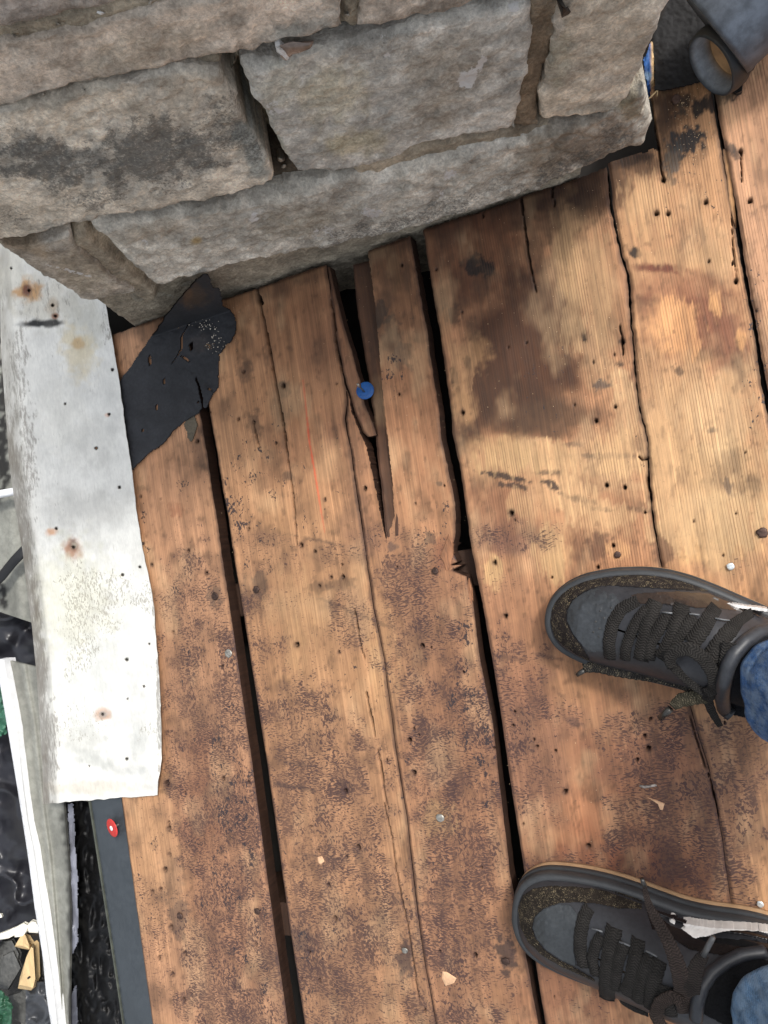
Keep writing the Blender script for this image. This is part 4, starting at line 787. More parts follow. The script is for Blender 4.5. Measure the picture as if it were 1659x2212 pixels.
# grit grains on the torn felt
def grains(name, spots, hbase, mat, matrix=None, parent=None, seed=1):
    r = np.random.RandomState(seed); V = []; Fc = []
    for (cu, cv, ru, rv, n, s0, s1) in spots:
        for i in range(n):
            uu, vv = cu+ru*r.randn()*.5, cv+rv*r.randn()*.5; P = on_deck_or_wall(np.array(uu), np.array(vv), hbase) if False else dk(uu, vv, hbase)
            sz = r.uniform(s0, s1); b = len(V)
            for a in ((1,0,0),(-1,0,0),(0,1,0),(0,-1,0),(0,0,.8),(0,0,-.5)):
                V.append(tuple(P + np.array(a)*sz*r.uniform(.6, 1.3)))
            for f in ((0,2,4),(2,1,4),(1,3,4),(3,0,4),(2,0,5),(1,2,5),(3,1,5),(0,3,5)): Fc.append([b+x for x in f])
    return mk(name, V, Fc, mat, parent, matrix, False)
GRIT = make_plain('pale_grit', (.62, .56, .46), .7, 0, 400, .3, 0)
AMBER = make_plain('amber_dust', (.35, .20, .08), .7, 0, 400, .3, 0)
g = zz([(1030,640),(1040,740),(990,690),(1060,790),(1100,890),(920,700),(1030,880)])
o = grains('loose_grit', [(a[0], a[1], 17, 15, 10, .0004, .0012) for a in g], .0058, GRIT, DECK, None, 3); tag(o, 'pale grit grains scattered on the torn black felt', 'grit', kind='stuff')
g = zz([(880,490),(920,490),(830,440),(890,350),(1000,880),(720,690)])
o = grains('loose_dust', [(a[0], a[1], 8, 6, 26, .0003, .0007) for a in g], .0058, AMBER, DECK, None, 4); tag(o, 'amber dust specks near the tip of the torn black felt', 'dust', kind='stuff')
TAN = make_plain('sawdust', (.55, .40, .24), .8, 0, 400, .3, 0)
o = grains('sawdust', [(1500,300,40,40,60,.0003,.0006),(1480,230,40,40,50,.0003,.0006),(1200,700,300,500,260,.0002,.0005),(700,900,300,400,160,.0002,.0005),(1300,1700,300,300,120,.0002,.0005),(470,700,80,80,40,.0003,.0007)], .0022, TAN, DECK, None, 5)
tag(o, 'sawdust specks scattered over the roof boards', 'sawdust', kind='stuff')

# ================================================================== eave: edge trim, gutter, plastic, debris
TRIM = make_plain('dark_trim', (.047, .056, .064), .5, .2, 120, .10, .1, .0004)
def strip(name, L, Rr, hf, mat, parent, nt=80, ns=10, th=.003, attrs=None, smooth=True, matrix=None):
    u, v, s, t = ruled_px(L, Rr, nt, ns); h = hf(u, v, s, t)*np.ones_like(u); P = dk(u, v, h)[::-1]
    at = None
    if attrs: at = {k: f(u, v, s, t)[::-1] for k, f in attrs.items()}
    return grid(name, P, mat, parent, None, (0, 0, -th), at, smooth=smooth, matrix=matrix)
tr = thing('edge_trim', 'dark grey metal edge trim running down the eave below the white flashing', 'edge trim', DECK)
strip('trim_face', [(160,1560),(193,1722),(218,1884),(253,2114),(267,2211),(312,2520)], [(232,1560),(261.5,1722),(284.5,1884),(317,2114),(330.5,2211),(374,2520)], lambda u, v, s, t: .001-.0030*np.clip(s-.55, 0, 1)-.002*np.clip(.5-s, 0, 1), TRIM, tr, 60, 12, .004)
strip('trim_lip', [(156,1560),(189.5,1722),(214.5,1884),(250,2114),(264,2211),(309,2520)], [(159.5,1560),(192.5,1722),(217.5,1884),(252.5,2114),(266.5,2211),(311.5,2520)], lambda u, v, s, t: .0025+0*u, make_plain('trim_edge', (.06, .065, .05), .6), tr, 60, 4, .02)
CAPR = make_plain('red_plastic', (.50, .035, .03), .45, 0, 200, .12, .1); CAPB = make_plain('blue_plastic', (.015, .10, .33), .4, 0, 200, .12, .1); WHT = make_plain('white_plastic', (.8, .78, .76), .5, 0, 200, .08, .1)
def disc(r, th, seg=28, bev=.25):
    prof = [(r*.3, th), (r*(1-bev*.5), th), (r, th*.6), (r, th*.2), (r*.93, 0)]; V = []; Fc = []
    for a, z in prof:
        for i in range(seg): V.append((a*math.cos(2*math.pi*i/seg), a*math.sin(2*math.pi*i/seg), z))
    for k in range(len(prof)-1):
        for i in range(seg): j = (i+1) % seg; Fc.append((k*seg+i, (k+1)*seg+i, (k+1)*seg+j, k*seg+j))
    Fc.append(tuple(range(seg))); Fc.append(tuple(range(4*seg, 5*seg))[::-1]); return np.array(V), Fc
def tilted(V, P, tx, ty):
    Mx = Matrix.Rotation(tx, 3, 'X') @ Matrix.Rotation(ty, 3, 'Y'); A = np.array(Mx); return V@A.T + P
P0 = dk(243, 1788, .009); rad = abs(dk(258.5, 1788, .009)[0]-P0[0])
cn = thing('cap_nail', 'red plastic cap nail with white centre standing on the dark edge trim', 'cap nail', DECK)
V, Fc = disc(rad, .0016); mk('cap', tilted(V, P0, .1, -.28), Fc, CAPR, cn)
V, Fc = disc(rad*.27, .0008); mk('nail_head', tilted(V+np.array([0, 0, .0017]), P0, .1, -.28), Fc, WHT, cn)
V, Fc = disc(.0014, .012); mk('nail', tilted(V-np.array([0, 0, .012]), P0, .1, -.28), Fc, NAILB, cn)
P0 = dk(789, 844, -.003); rad = abs(dk(806, 844, -.003)[0]-P0[0])*1.08
cn = thing('cap_nail', 'blue plastic cap nail lying upside down in the split between boards', 'cap nail', DECK)
V, Fc = disc(rad, .0014); mk('cap', tilted(V, P0, -.15, .25), Fc, CAPB, cn)
V = []; Fc = []
for j in range(3):
    rr_ = rad*(.94-.28*j); b = len(V)
    for i in range(24):
        a = 2*math.pi*i/24
        for q in (rr_, rr_-.0006): V.append((q*math.cos(a), q*math.sin(a), .0021))
        V.append(((rr_-.0003)*math.cos(a), (rr_-.0003)*math.sin(a), .0014))
    for i in range(24):
        j2 = (i+1) % 24; Fc.append((b+i*3, b+j2*3, b+j2*3+1, b+i*3+1)); Fc.append((b+i*3, b+i*3+2, b+j2*3+2, b+j2*3)); Fc.append((b+i*3+1, b+j2*3+1, b+j2*3+2, b+i*3+2))
mk('cap_ridges', tilted(np.array(V), P0, -.15, .25), Fc, CAPB, cn)
def tube(name, pts, rad, mat, parent, seg=10, matrix=None, attrs=None, flat=1., up=None):
    pts = np.array(pts, float); n = len(pts); r = np.broadcast_to(rad, (n,)); T = np.gradient(pts, axis=0); T /= np.linalg.norm(T, axis=1)[:, None]+1e-9
    U = np.array([0, 0, 1.0]) if up is None else np.array(up, float); V = []
    for i in range(n):
        a = np.cross(T[i], U); a = a/(np.linalg.norm(a)+1e-9); b = np.cross(a, T[i])
        for k in range(seg):
            t = 2*math.pi*k/seg; V.append(pts[i]+r[i]*(math.cos(t)*a+flat*math.sin(t)*b))
    Fc = [(i*seg+k, i*seg+(k+1) % seg, (i+1)*seg+(k+1) % seg, (i+1)*seg+k) for i in range(n-1) for k in range(seg)]
    Fc.append(tuple(range(seg))[::-1]); Fc.append(tuple((n-1)*seg+k for k in range(seg)))
    return mk(name, V, Fc, mat, parent, matrix, True, attrs)
tube('nail', [dk(787, 846, .000), dk(776, 834, .012), dk(772, 829, .016)], [.0010, .0011, .0013], NAILB, cn)

GUT = make_attr('grey_gutter', .6, .1, 90, .16, .3, .001, .4)
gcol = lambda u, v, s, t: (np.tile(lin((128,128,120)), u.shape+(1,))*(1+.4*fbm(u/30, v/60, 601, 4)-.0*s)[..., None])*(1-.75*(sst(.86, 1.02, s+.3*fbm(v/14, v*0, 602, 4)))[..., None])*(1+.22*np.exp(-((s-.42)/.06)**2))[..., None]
gm = lambda u, v, s, t: np.zeros(u.shape+(3,))
gt = thing('gutter', 'grey gutter length with white outer rim below the eave at lower left', 'gutter', DECK)
rimL = [(-9,1425),(16,1572),(35,1688),(49,1775),(62,1861),(75,1962),(92,2064),(100,2150),(110,2212),(152,2520)]
rimR = [(11,1425),(37.6,1572),(50.6,1688),(62,1775),(74,1832),(88,1933),(103,2035),(116,2121),(126,2212),(168,2520)]
gR = [(104,1447),(124,1572),(134,1688),(141,1775),(148,1861),(151,1962),(151,2064),(150,2150),(149,2212),(172,2520)]
RIM = make_plain('white_rim', (.86, .87, .88), .35, 0, 60, .04, .05)
strip('rim', rimL, rimR, lambda u, v, s, t: -.046+.006*np.sin(s*3.14), RIM, gt, 60, 8, .02)
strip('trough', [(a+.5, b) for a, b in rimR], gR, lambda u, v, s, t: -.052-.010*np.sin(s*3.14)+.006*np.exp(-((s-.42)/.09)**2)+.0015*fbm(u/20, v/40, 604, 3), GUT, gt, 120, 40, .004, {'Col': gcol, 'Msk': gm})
gt2 = thing('gutter', 'upper grey gutter length showing at the left edge behind the white flashing', 'gutter', DECK)
strip('trough', [(-110,640),(-80,900),(-60,1100),(-30,1312)], [(60,640),(90,900),(110,1180),(120,1362)], lambda u, v, s, t: -.056-.010*np.sin(s*3.14)+.006*np.exp(-((s-.5)/.08)**2), GUT, gt2, 100, 30, .004,
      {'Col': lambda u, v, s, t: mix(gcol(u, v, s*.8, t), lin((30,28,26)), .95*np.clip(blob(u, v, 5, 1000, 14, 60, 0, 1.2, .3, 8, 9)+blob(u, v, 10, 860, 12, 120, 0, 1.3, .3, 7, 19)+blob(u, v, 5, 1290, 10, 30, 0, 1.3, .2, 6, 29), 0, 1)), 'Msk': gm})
o = tube('gutter_bracket', [dk(-70, 1070, -.03), dk(-10, 1069, -.032), dk(34, 1061, -.034), dk(60, 1056, -.04)], [.0065]*4, RIM, None, 12, DECK); tag(o, 'short white rod crossing the upper gutter at the left edge', 'bracket')

PLAST = make_attr('black_plastic', .36, 0, 50, .1, .3, .001, .5)
def crumple(name, outline, h0, amp, col, seed, mat=PLAST, step=4., sc=30., lean=None, th=.001, stretch=1.):
    def hf(u, v):
        a = fbm(u/sc, v/(sc*stretch), seed, 2); b = fbm(u/sc*.6+3, v/(sc*stretch)*.6, seed+7, 2)
        r = np.abs(a)*2; z = h0+amp*(1.2*b+.9*(.5-r)+.10*(.4-np.abs(fbm(u/(sc*.35), v/(sc*.35*stretch), seed+3, 2))*2))
        return z+(lean(u, v) if lean else 0)
    return sheet_px(name, outline, hf, mat, None, col, step, seed+20, th=th, gap=-5, warp=3)
def place(o, label, cat, kind=None): o.matrix_world = DECK; tag(o, label, cat, None, kind); return o
place(crumple('plastic_sheet', [(-260,1150),(60,1180),(110,1340),(140,1480),(150,1700),(140,2000),(90,2060),(20,2010),(-60,2120),(-300,2150)], -.115, .034, (34,34,39), 640, sc=62), 'crumpled glossy black plastic sheet below the white gutter rim', 'plastic sheet')
place(crumple('plastic_sheet', [(150,1640),(210,1640),(270,2000),(330,2560),(120,2560),(140,2000)], -.085, .010, (12,12,13), 660, mat=make_attr('dull_plastic', .5, 0, 70, .1, .3, .001, .3), sc=16, stretch=1.6, step=3), 'wrinkled black plastic strip between the gutter and the dark edge trim', 'plastic sheet')
place(crumple('plastic_sheet', ZL([(180,1960),(260,1880),(345,1900),(400,2212),(420,2700),(150,2700),(190,2300)]), -.105, .016, (58,60,64), 670, sc=22), 'folded grey-black plastic showing beside the gutter at the bottom left', 'plastic sheet')
place(crumple('plastic_fold', ZL([(500,575),(548,555),(556,700),(566,900),(580,1100),(586,1400),(586,1590),(560,1660),(525,1705),(522,1400),(526,1100),(508,850)]), -.060, .006, (120,122,132), 680, sc=14, stretch=2.5, step=2), 'shiny silvery edge of plastic standing against the gutter side', 'plastic fold')
place(crumple('plastic_fold', ZL([(522,2000),(572,1915),(580,2212),(590,2500),(524,2500)]), -.062, .005, (84,86,94), 690, sc=14, stretch=2.5, step=2), 'short silvery plastic fold beside the gutter at the bottom edge', 'plastic fold')
GREENB = make_attr('green_bag', .3, 0, 200, .15, .9, .0015, .5)
place(crumple('green_bag', ZL([(-120,1900),(0,1955),(55,2005),(100,2080),(92,2160),(70,2300),(-120,2500)]), -.085, .02, (52,92,70), 700, GREENB, 3, 14), 'crumpled green bag at the bottom left corner', 'bag')
place(crumple('green_bag', Z6([(-200,560),(0,600),(22,680),(36,790),(34,850),(0,870),(-200,900)]), -.085, .02, (58,104,84), 710, GREENB, 3, 14), 'crumpled green bag at the left edge above the plastic sheet', 'bag')
SLATE = make_plain('slate', (.085, .085, .08), .6, 0, 120, .3, .5, .001)
for i, pts in enumerate([[(0,1600),(90,1580),(150,1690),(120,1850),(0,1960)],[(20,1700),(100,1660),(160,1800),(60,1960),(10,1950)],[(150,1980),(240,1900),(280,1840),(330,1900),(300,2000),(200,2080)],[(190,1540),(260,1540),(290,1640),(240,1640)],[(250,1640),(320,1650),(340,1850),(285,1870)],[(60,2000),(180,1960),(250,2080),(180,2212),(110,2180)],[(-60,1560),(60,1600),(30,1700),(-60,1750)],[(130,2080),(260,2060),(330,2240),(180,2330)]]):
    o = chunk('slate_fragment', ZL(pts), -.125+.004*(i % 3), .006, SLATE, None, 30+i, world=False, inset=.06, matrix=DECK)
    o['label'] = ['dark slate fragment left of the pale offcuts', 'dark slate piece under the long pale offcut', 'broken slate piece below the long pale offcut', 'small slate chip beside the squat pale offcut', 'narrow slate piece right of the long pale offcut', 'slate piece between green bag and grey plastic', 'slate fragment cut by the left edge near white scraps', 'slate fragment at the bottom under grey plastic'][i]
    o['category'] = 'slate'; o['group'] = 'broken slates below the eave'
YW = make_plain('fresh_timber', (.66, .47, .24), .7, 0, 120, .15, .2, .0006, stretch=(1, .2, 1))
o = chunk('timber_offcut', ZL([(108,1635),(168,1540),(186,1550),(236,1622),(216,1658),(160,1648)]), -.095, .012, YW, None, 50, world=False, inset=.12, matrix=DECK); tag(o, 'squat pale timber offcut, the upper of two below the gutter', 'offcut')
o = chunk('timber_offcut', ZL([(247,1605),(262,1625),(271,1880),(232,1962),(134,1948),(150,1862),(202,1700)]), -.095, .014, YW, None, 51, world=False, inset=.14, matrix=DECK); tag(o, 'long tapering pale timber offcut with a knot, lower of two', 'offcut')
kn = chunk('knot', ZL([(202,1868),(216,1856),(228,1862),(222,1872),(206,1880)]), -.080, .001, DARK, o, 52, world=False, inset=.2)
WS = make_plain('white_scrap', (.82, .78, .66), .6, 0, 60, .1, .2)
for i, pts in enumerate([[(-30,1545),(60,1510),(110,1490),(130,1540),(60,1575),(-30,1590)],[(95,1500),(180,1452),(215,1470),(205,1520),(170,1560),(110,1565)],[(190,1480),(240,1436),(272,1450),(290,1490),(288,1535),(215,1530)],[(-40,1390),(10,1392),(14,1415),(-40,1430)]]):
    o = chunk('white_scrap', ZL(pts), -.088, .005, WS, None, 60+i, world=False, inset=.1, matrix=DECK)
    o['label'] = ['flat white scrap at the left edge above the slates', 'white scrap touching the squat pale offcut', 'cream scrap against the white gutter rim', 'tiny cream scrap at the edge of the plastic'][i]; o['category'] = 'scrap'; o['group'] = 'white scraps below the eave'
plat = mk('scaffold_platform', [(-1.6,-1.6,-.17),(.0,-1.6,-.17),(.0,1.2,-.17),(-1.6,1.2,-.17)], [(0,1,2,3)], make_plain('platform_dirt', (.03, .028, .025), .9, 0, 60, .5, .8, .004), None, DECK); tag(plat, kind='structure')
gr = mk('ground', [(-60,-60,-4.5),(60,-60,-4.5),(60,60,-4.5),(-60,60,-4.5)], [(0,1,2,3)], make_plain('ground_dirt', (.16, .15, .13), .95, 0, 2, .3, 0), None); tag(gr, kind='structure')

# ================================================================== things at the chimney's right corner
BLUE = make_attr('painted_timber', .6, 0, 300, .3, .4, .0006)
def pb(u, v, C):
    m = sst(1301.2+.2157*500, 1301.2+.2157*470, u+6*fbm(u/3, v/10, 3, 3)); C = mix(C, lin((28,84,150)), m)
    return mix(C, lin((150,180,205)), .7*blob(u, v, 1399, 165, 8, 9, 0, .8))
o = sheet_px('painted_timber_end', ZT([(405,600),(445,535),(470,450),(498,400),(512,450),(520,800),(500,815),(445,862),(428,760),(415,650)]), lambda u, v: .012+.002*fbm(u/4, v/20, 3, 3), BLUE, None, (214,178,128), 1.6, 530, gap=-2, paint=pb, th=.03)
o.matrix_world = DECK; tag(o, 'splintered timber end with blue paint at the chimney corner', 'timber')
def stick(pts, r, mat, label, cat, group=None):
    o = tube(cat.replace(' ', '_'), [dk(a, b, h) for a, b, h in pts], r, mat, None, 6, DECK); tag(o, label, cat, group); return o
q = ZT([(545,912),(500,955),(445,1010)]); stick([(a, b, .009+.002*i) for i, (a, b) in enumerate(q)], [.0008, .0009, .0004], YW, 'longer pale wood splinter hanging below the black felt by the chimney', 'splinter')
q = ZT([(552,908),(550,940),(548,965)]); stick([(a, b, .008) for a, b in q], [.0005, .0007, .0004], YW, 'shorter pale wood splinter pointing down below the black felt', 'splinter')
# grey pipe with collar
PIPE = make_attr('zinc_grey', .5, .35, 70, .30, .25, .002, .5)
pp = thing('vent_pipe', 'wide grey metal pipe with dark rubber collar lying at the top right', 'pipe', DECK)
def axes_at(u, v):                                   # lines of sight near a point, for the tilt of the pipe
    f = lambda a, b: (lambda q: np.array([q@W, q@YY, q@NM]))(ray(a, b)/np.linalg.norm(ray(a, b)))
    a = f(u, v); R_ = f(u+1, v)-a; R_ -= a*(R_@a); R_ /= np.linalg.norm(R_); U_ = f(u, v-1)-a; U_ -= a*(U_@a)+R_*(U_@R_); U_ /= np.linalg.norm(U_); return a, R_, U_
va, vr, vu = axes_at(1551, 132)
d = .67*vr+.74*vu+.03*va; d /= np.linalg.norm(d); pq = .74*vr-.67*vu; pq -= d*(pq@d); pq /= np.linalg.norm(pq); ph = np.cross(pq, d)
if ph@va > 0: ph = -ph
RP = .050
base = dk(1614, 158, .046) - pq*RP
rows = []; cols = []
for L_, r_ in [(.0, RP*.90), (.0, RP), (.004, RP*1.012), (.010, RP), (.08, RP), (.16, RP), (.161, RP*1.03), (.172, RP*1.03), (.173, RP), (.30, RP), (.42, RP)]:
    th_ = np.linspace(0, 2*math.pi, 64, endpoint=False)
    rows.append(base + d*L_ + r_*(np.cos(th_)[:, None]*pq+np.sin(th_)[:, None]*ph))
    cols.append(np.tile(lin((66,72,80)), (64, 1))*(1+1.6*fbm(np.cos(th_)*3+5, np.sin(th_)*3+L_*20, 620, 4))[:, None])
P = np.array(rows); grid('pipe_body', P[::-1], PIPE, pp, None, None, {'Col': np.array(cols)[::-1], 'Msk': np.zeros(P.shape)}, closed=True)
V = np.concatenate([[base+d*.001], rows[0]]); mk('end_plate', V, [(0, 1+(i+1) % 64, 1+i) for i in range(64)], PIPE, pp, attrs={'Col': np.tile(lin((84,90,98)), (65, 1)), 'Msk': np.zeros((65, 3))})
RUB = make_attr('rubber_collar', .45, 0, 150, .2, .3, .0008, .5)
cc = dk(1549, 132, .040); nd = -.88*(.74*vr+.67*vu)-.47*va; nd /= np.linalg.norm(nd); e1 = pq-nd*(pq@nd); e1 /= np.linalg.norm(e1); e2 = np.cross(nd, e1); e2 /= np.linalg.norm(e2)
rc = .0318; prof = [(-.020, rc*.90), (-.012, rc*.92), (-.010, rc*1.02), (-.002, rc*1.04), (.006, rc*1.0), (.008, rc*.93), (.002, rc*.84), (-.006, rc*.82), (-.012, rc*.74)]
pc = [(26,27,28),(26,27,28),(24,25,26),(26,27,28),(34,36,38),(60,66,72),(140,150,160),(136,142,148),(120,96,66)]
rows = []; cols = []
for (z, r_), c_ in zip(prof, pc):
    th_ = np.linspace(0, 2*math.pi, 56, endpoint=False); rows.append(cc+nd*z+r_*(np.cos(th_)[:, None]*e1+np.sin(th_)[:, None]*e2)); cols.append(np.tile(lin(c_), (56, 1)))
grid('collar', np.array(rows), RUB, pp, None, None, {'Col': np.array(cols), 'Msk': np.zeros((len(prof), 56, 3))}, closed=True)
V = np.concatenate([[cc-nd*.0135], rows[-1]]); mk('plug', V, [(0, 1+i, 1+(i+1) % 56) for i in range(56)], make_plain('brown_card', (.42, .26, .13), .8), pp)
mkp = dk(1603, 52, .118); 
REDM = make_plain('red_mark', (.75, .03, .05), .5, 0, 300, .1, 0)
rows = []
for f in np.linspace(-1, 1, 7):
    for g_ in (-1, 1):
        pass
def on_pipe(ax, ang, lift=.0006): return base+d*ax+(RP+lift)*(math.cos(ang)*pq+math.sin(ang)*ph)
G_ = np.array([[on_pipe(.052+.0035*b+.004*a, 1.17+.10*a+.0*b) for a in np.linspace(-1, 1, 8)] for b in (-1, -.3, .4, 1)]); grid('red_mark', G_, REDM, pp, None, None)
chunk('collar_clip', ZT([(1300,860),(1350,850),(1405,870),(1395,920),(1350,935),(1310,905)]), .006, .008, make_plain('black_rubber', (.02, .02, .02), .5), pp, 8, world=False)
# staple, chips
STP = make_plain('old_staple', (.30, .27, .24), .6, .5, 300, .4)
q = ZS2([(886,196),(915,204),(950,200),(988,192)]); o = tube('staple', [dk(a, b, .0012) for a, b in q], [.0012, .0016, .0015, .0013], STP, None, 8, DECK); tag(o, 'flattened metal staple in the board between the two shoes', 'staple')
CHIP = make_plain('fresh_chip', (.62, .38, .22), .7, 0, 200, .15, .2)
for pts, lb, nm in [(ZS2([(935,268),(990,285),(1038,305),(1025,345),(1010,340),(995,300)]), 'pale triangular wood chip just below the staple', 'wood_chip'), (Z7([(1015,1965),(1035,1968),(1082,1998),(1070,2020),(1030,2035),(1012,2000)]), 'peach coloured wood chip at the bottom of the middle boards', 'wood_chip'),
                   (Z7([(430,1430),(450,1425),(462,1450),(445,1466),(432,1455)]), 'small orange wood chip raised by a nail hole', 'wood_chip')]:
    o = chunk(nm, pts, .0008, .0012, CHIP, None, 70, world=False, matrix=DECK); tag(o, lb, 'wood chip')
# torn fibrous lump where the board edge broke
RED = make_plain('torn_fibre', (.26, .12, .06), .8, 0, 260, .35, .8, .002, stretch=(1, .2, 1))
chunk('broken_edge', Z7([(1085,270),(1100,230),(1125,150),(1140,120),(1155,170),(1160,240),(1150,290),(1120,300)]), -.002, .003, RED, pl['C'], 81, world=False)
chunk('broken_edge', Z7([(995,20),(1045,-110),(1066,-60),(1068,20),(1050,100),(1030,110),(1020,60)]), -.001, .003, RED, pl['C'], 82, world=False)

# ================================================================== the person standing at the right
SUEDE = make_attr('black_suede', .95, 0, 500, .25, .8, .0008, .2, dust=(.36, .29, .18))
LEATH = make_attr('scuffed_leather', .45, 0, 260, .16, .35, .0006, .5, dust=(.30, .24, .16))
SOLE = make_attr('rubber_sole', .5, 0, 120, .12, .2, .0006, .45)
LACE = make_attr('woven_lace', .92, 0, 700, .2, .8, .0006, .2, dust=(.36, .30, .20), chev=True)
GLOSS = make_attr('patent_panel', .12, 0, 60, .1, .25, .0012, .6)
DENIM = make_attr('denim', .9, 0, 900, .28, .7, .0006, .2)
_nt = DENIM.node_tree; _k = NB(_nt); _b = _nt.nodes['Principled BSDF']; _src = _b.inputs['Base Color'].links[0].from_socket
_w = _k.n('ShaderNodeTexWave', wave_type='BANDS', bands_direction='DIAGONAL'); _w.inputs['Scale'].default_value = 190; _w.inputs['Distortion'].default_value = .6; _nt.links.new(_k.coord(), _w.inputs['Vector'])
_f = _k.ramp(_k.noise(_k.coord((1, 1, .25)), 150, 4, .7), .35, .65, 0, 1)
_nt.links.new(_k.mix(_k.math('MULTIPLY', _f, .45), _k.mix(_k.math('MULTIPLY', _w.outputs['Fac'], .35), _src, (.02, .035, .07)), (.26, .34, .42)), _b.inputs['Base Color'])
AGL = make_plain('lace_tip', (.03, .028, .025), .3, 0, 100, .2, .1)
GUM = make_plain('gum_rubber', (.42, .27, .15), .6, 0, 60, .12, .2)
person = thing('person', 'person in blue jeans and black laced skate shoes standing on the boards', 'person', DECK)
class Shoe:
    def __init__(s, Z, top, low, crown, tilt=None):
        o = dkp(Z(top)+Z(low[::-1]), .016)[:, :2]
        # smooth closed outline
        d = np.r_[0, np.cumsum(np.hypot(*np.diff(np.vstack([o, o[:1]]), axis=0).T))]; t = np.linspace(0, d[-1], 241)[:-1]; oo = np.vstack([o, o[:1]])
        x = np.interp(t, d, oo[:, 0]); y = np.interp(t, d, oo[:, 1])
        for _ in range(10): x = .5*x+.25*(np.roll(x, 1)+np.roll(x, -1)); y = .5*y+.25*(np.roll(y, 1)+np.roll(y, -1))
        s.o = np.stack([x, y], 1)
        if ((np.roll(x, -1)-x)*(np.roll(y, -1)+y)).sum() > 0: s.o = s.o[::-1]
        c = s.o.mean(0); w_, v_ = np.linalg.eigh(np.cov((s.o-c).T)); ax = v_[:, 1]; 
        if ax[0] < 0: ax = -ax                      # toe (left) -> heel (right)
        s.ax = ax; pr = (s.o-c)@ax; s.t0 = pr.min(); s.L = pr.max()-pr.min(); s.c = c; s.crown = crown; s.Z = Z
        s.a = c+ax*(s.t0+.19*s.L); s.b = c+ax*(s.t0+.87*s.L)
    def tt(s, x, y): return ((np.stack([x, y], -1)-s.c)@s.ax-s.t0)/s.L
    def q(s, x, y):
        p = np.stack([x, y], -1); ab = s.b-s.a; k = np.clip(((p-s.a)@ab)/(ab@ab), 0, 1); return s.a+k[..., None]*ab
    def h(s, x, y, inset=.006):
        q = s.q(x, y); ds = np.hypot(x-q[..., 0], y-q[..., 1]); e, _ = segdist(x, y, [tuple(p) for p in s.o[::4]]+[tuple(s.o[0])])
        e = np.where(inside(x, y, [tuple(p) for p in s.o[::4]]), e, 0)-inset; e = np.maximum(e, 1e-5); d = ds/(ds+e)
        cr = np.interp(s.tt(x, y), *s.crown); return .030+(cr-.030)*np.clip(1-d**2.7, 0, 1)**.62
    def loc(s, u, v, lift=0.):                       # photo point -> point on the shoe surface
        u = np.asarray(u, float); v = np.asarray(v, float); hh = np.full(u.shape, .06)
        for _ in range(9):
            P = dk(u, v, hh); hh = .5*hh+.5*(s.h(P[..., 0], P[..., 1])+lift)
        return dk(u, v, hh)
    def build(s, root):
        N = len(s.o); Zr = np.zeros((N, 1))
        def ring(inset, z):
            q = s.q(s.o[:, 0], s.o[:, 1]); dv = s.o-q; l = np.hypot(*dv.T)[:, None]; p = s.o-dv/l*inset; return np.concatenate([p, np.full((N, 1), z)], 1)
        # gum outsole and black foxing
        R_ = np.array([ring(.010, .0), ring(.0005, .001), ring(-.0005, .006), ring(.0005, .0105)]); grid('outsole', R_, GUM, root, closed=True)
        prof = [(.0012,.0105),(-.0008,.013),(-.0006,.020),(.0012,.0205),(.0004,.022),(.0008,.029),(.0022,.0325),(.0062,.0335),(.012,.032)]
        R_ = np.array([ring(a, b) for a, b in prof]); C = np.tile(lin((50,52,54)), R_.shape[:2]+(1,))*(1+.5*fbm(R_[..., 0]*40, R_[..., 1]*40, 801, 4))[..., None]
        grid('midsole', R_, SOLE, root, None, None, {'Col': C, 'Msk': np.zeros(R_.shape)}, closed=True)
        ks = np.r_[1, .985, .96, .93, np.linspace(.9, .02, 26)]; base = ring(.006, 0)[:, :2]; q = s.q(s.o[:, 0], s.o[:, 1]); rows = []
        for k_ in ks:
            p = q+(base-q)*k_; cr = np.interp(s.tt(p[:, 0], p[:, 1]), *s.crown); z = .030+(cr-.030)*np.clip(1-k_**2.7, 0, 1)**.62; rows.append(np.concatenate([p, z[:, None]], 1))
        R_ = np.array(rows); C = np.tile(lin((44,44,47)), R_.shape[:2]+(1,)); C = C*(1+.4*fbm(R_[..., 0]*30, R_[..., 1]*30, 803, 4))[..., None]
        grid('upper', R_, LEATH, root, None, None, {'Col': C, 'Msk': np.tile(np.array([.25, 0, 0]), R_.shape[:2]+(1,))}, closed=True)
    def panel(s, name, root, pts, lift, mat, col, dust=0., soft=1., step=1.7, seed=1, paint=None, hfix=None):
        pz = s.Z(pts); p = np.array([a[:2] for a in pz]); u0, v0 = p.min(0)-6; u1, v1 = p.max(0)+6
        u, v = np.meshgrid(np.arange(u0, u1, step), np.arange(v1, v0, -step)); P = s.loc(u, v, lift) if hfix is None else dk(u, v, hfix(u, v))
        ins = inside(u+1.2*fbm(u/6, v/6, seed, 3), v+1.2*fbm(u/6+3, v/6, seed, 3), [tuple(a) for a in p])
        P[..., 2] += .0006*fbm(u/8, v/8, seed+2, 3)*2
        C = np.tile(lin(col), u.shape+(1,))*(1+.4*fbm(u/20, v/20, seed+4, 4))[..., None]
        if paint: C = paint(u, v, C)
        return grid(name, P, mat, root, ins[:-1, :-1] & ins[1:, 1:], (0, 0, -.0035 if hfix is None else -.014), {'Col': C, 'Msk': np.tile(np.array([dust, 0, 0]), u.shape+(1,))})
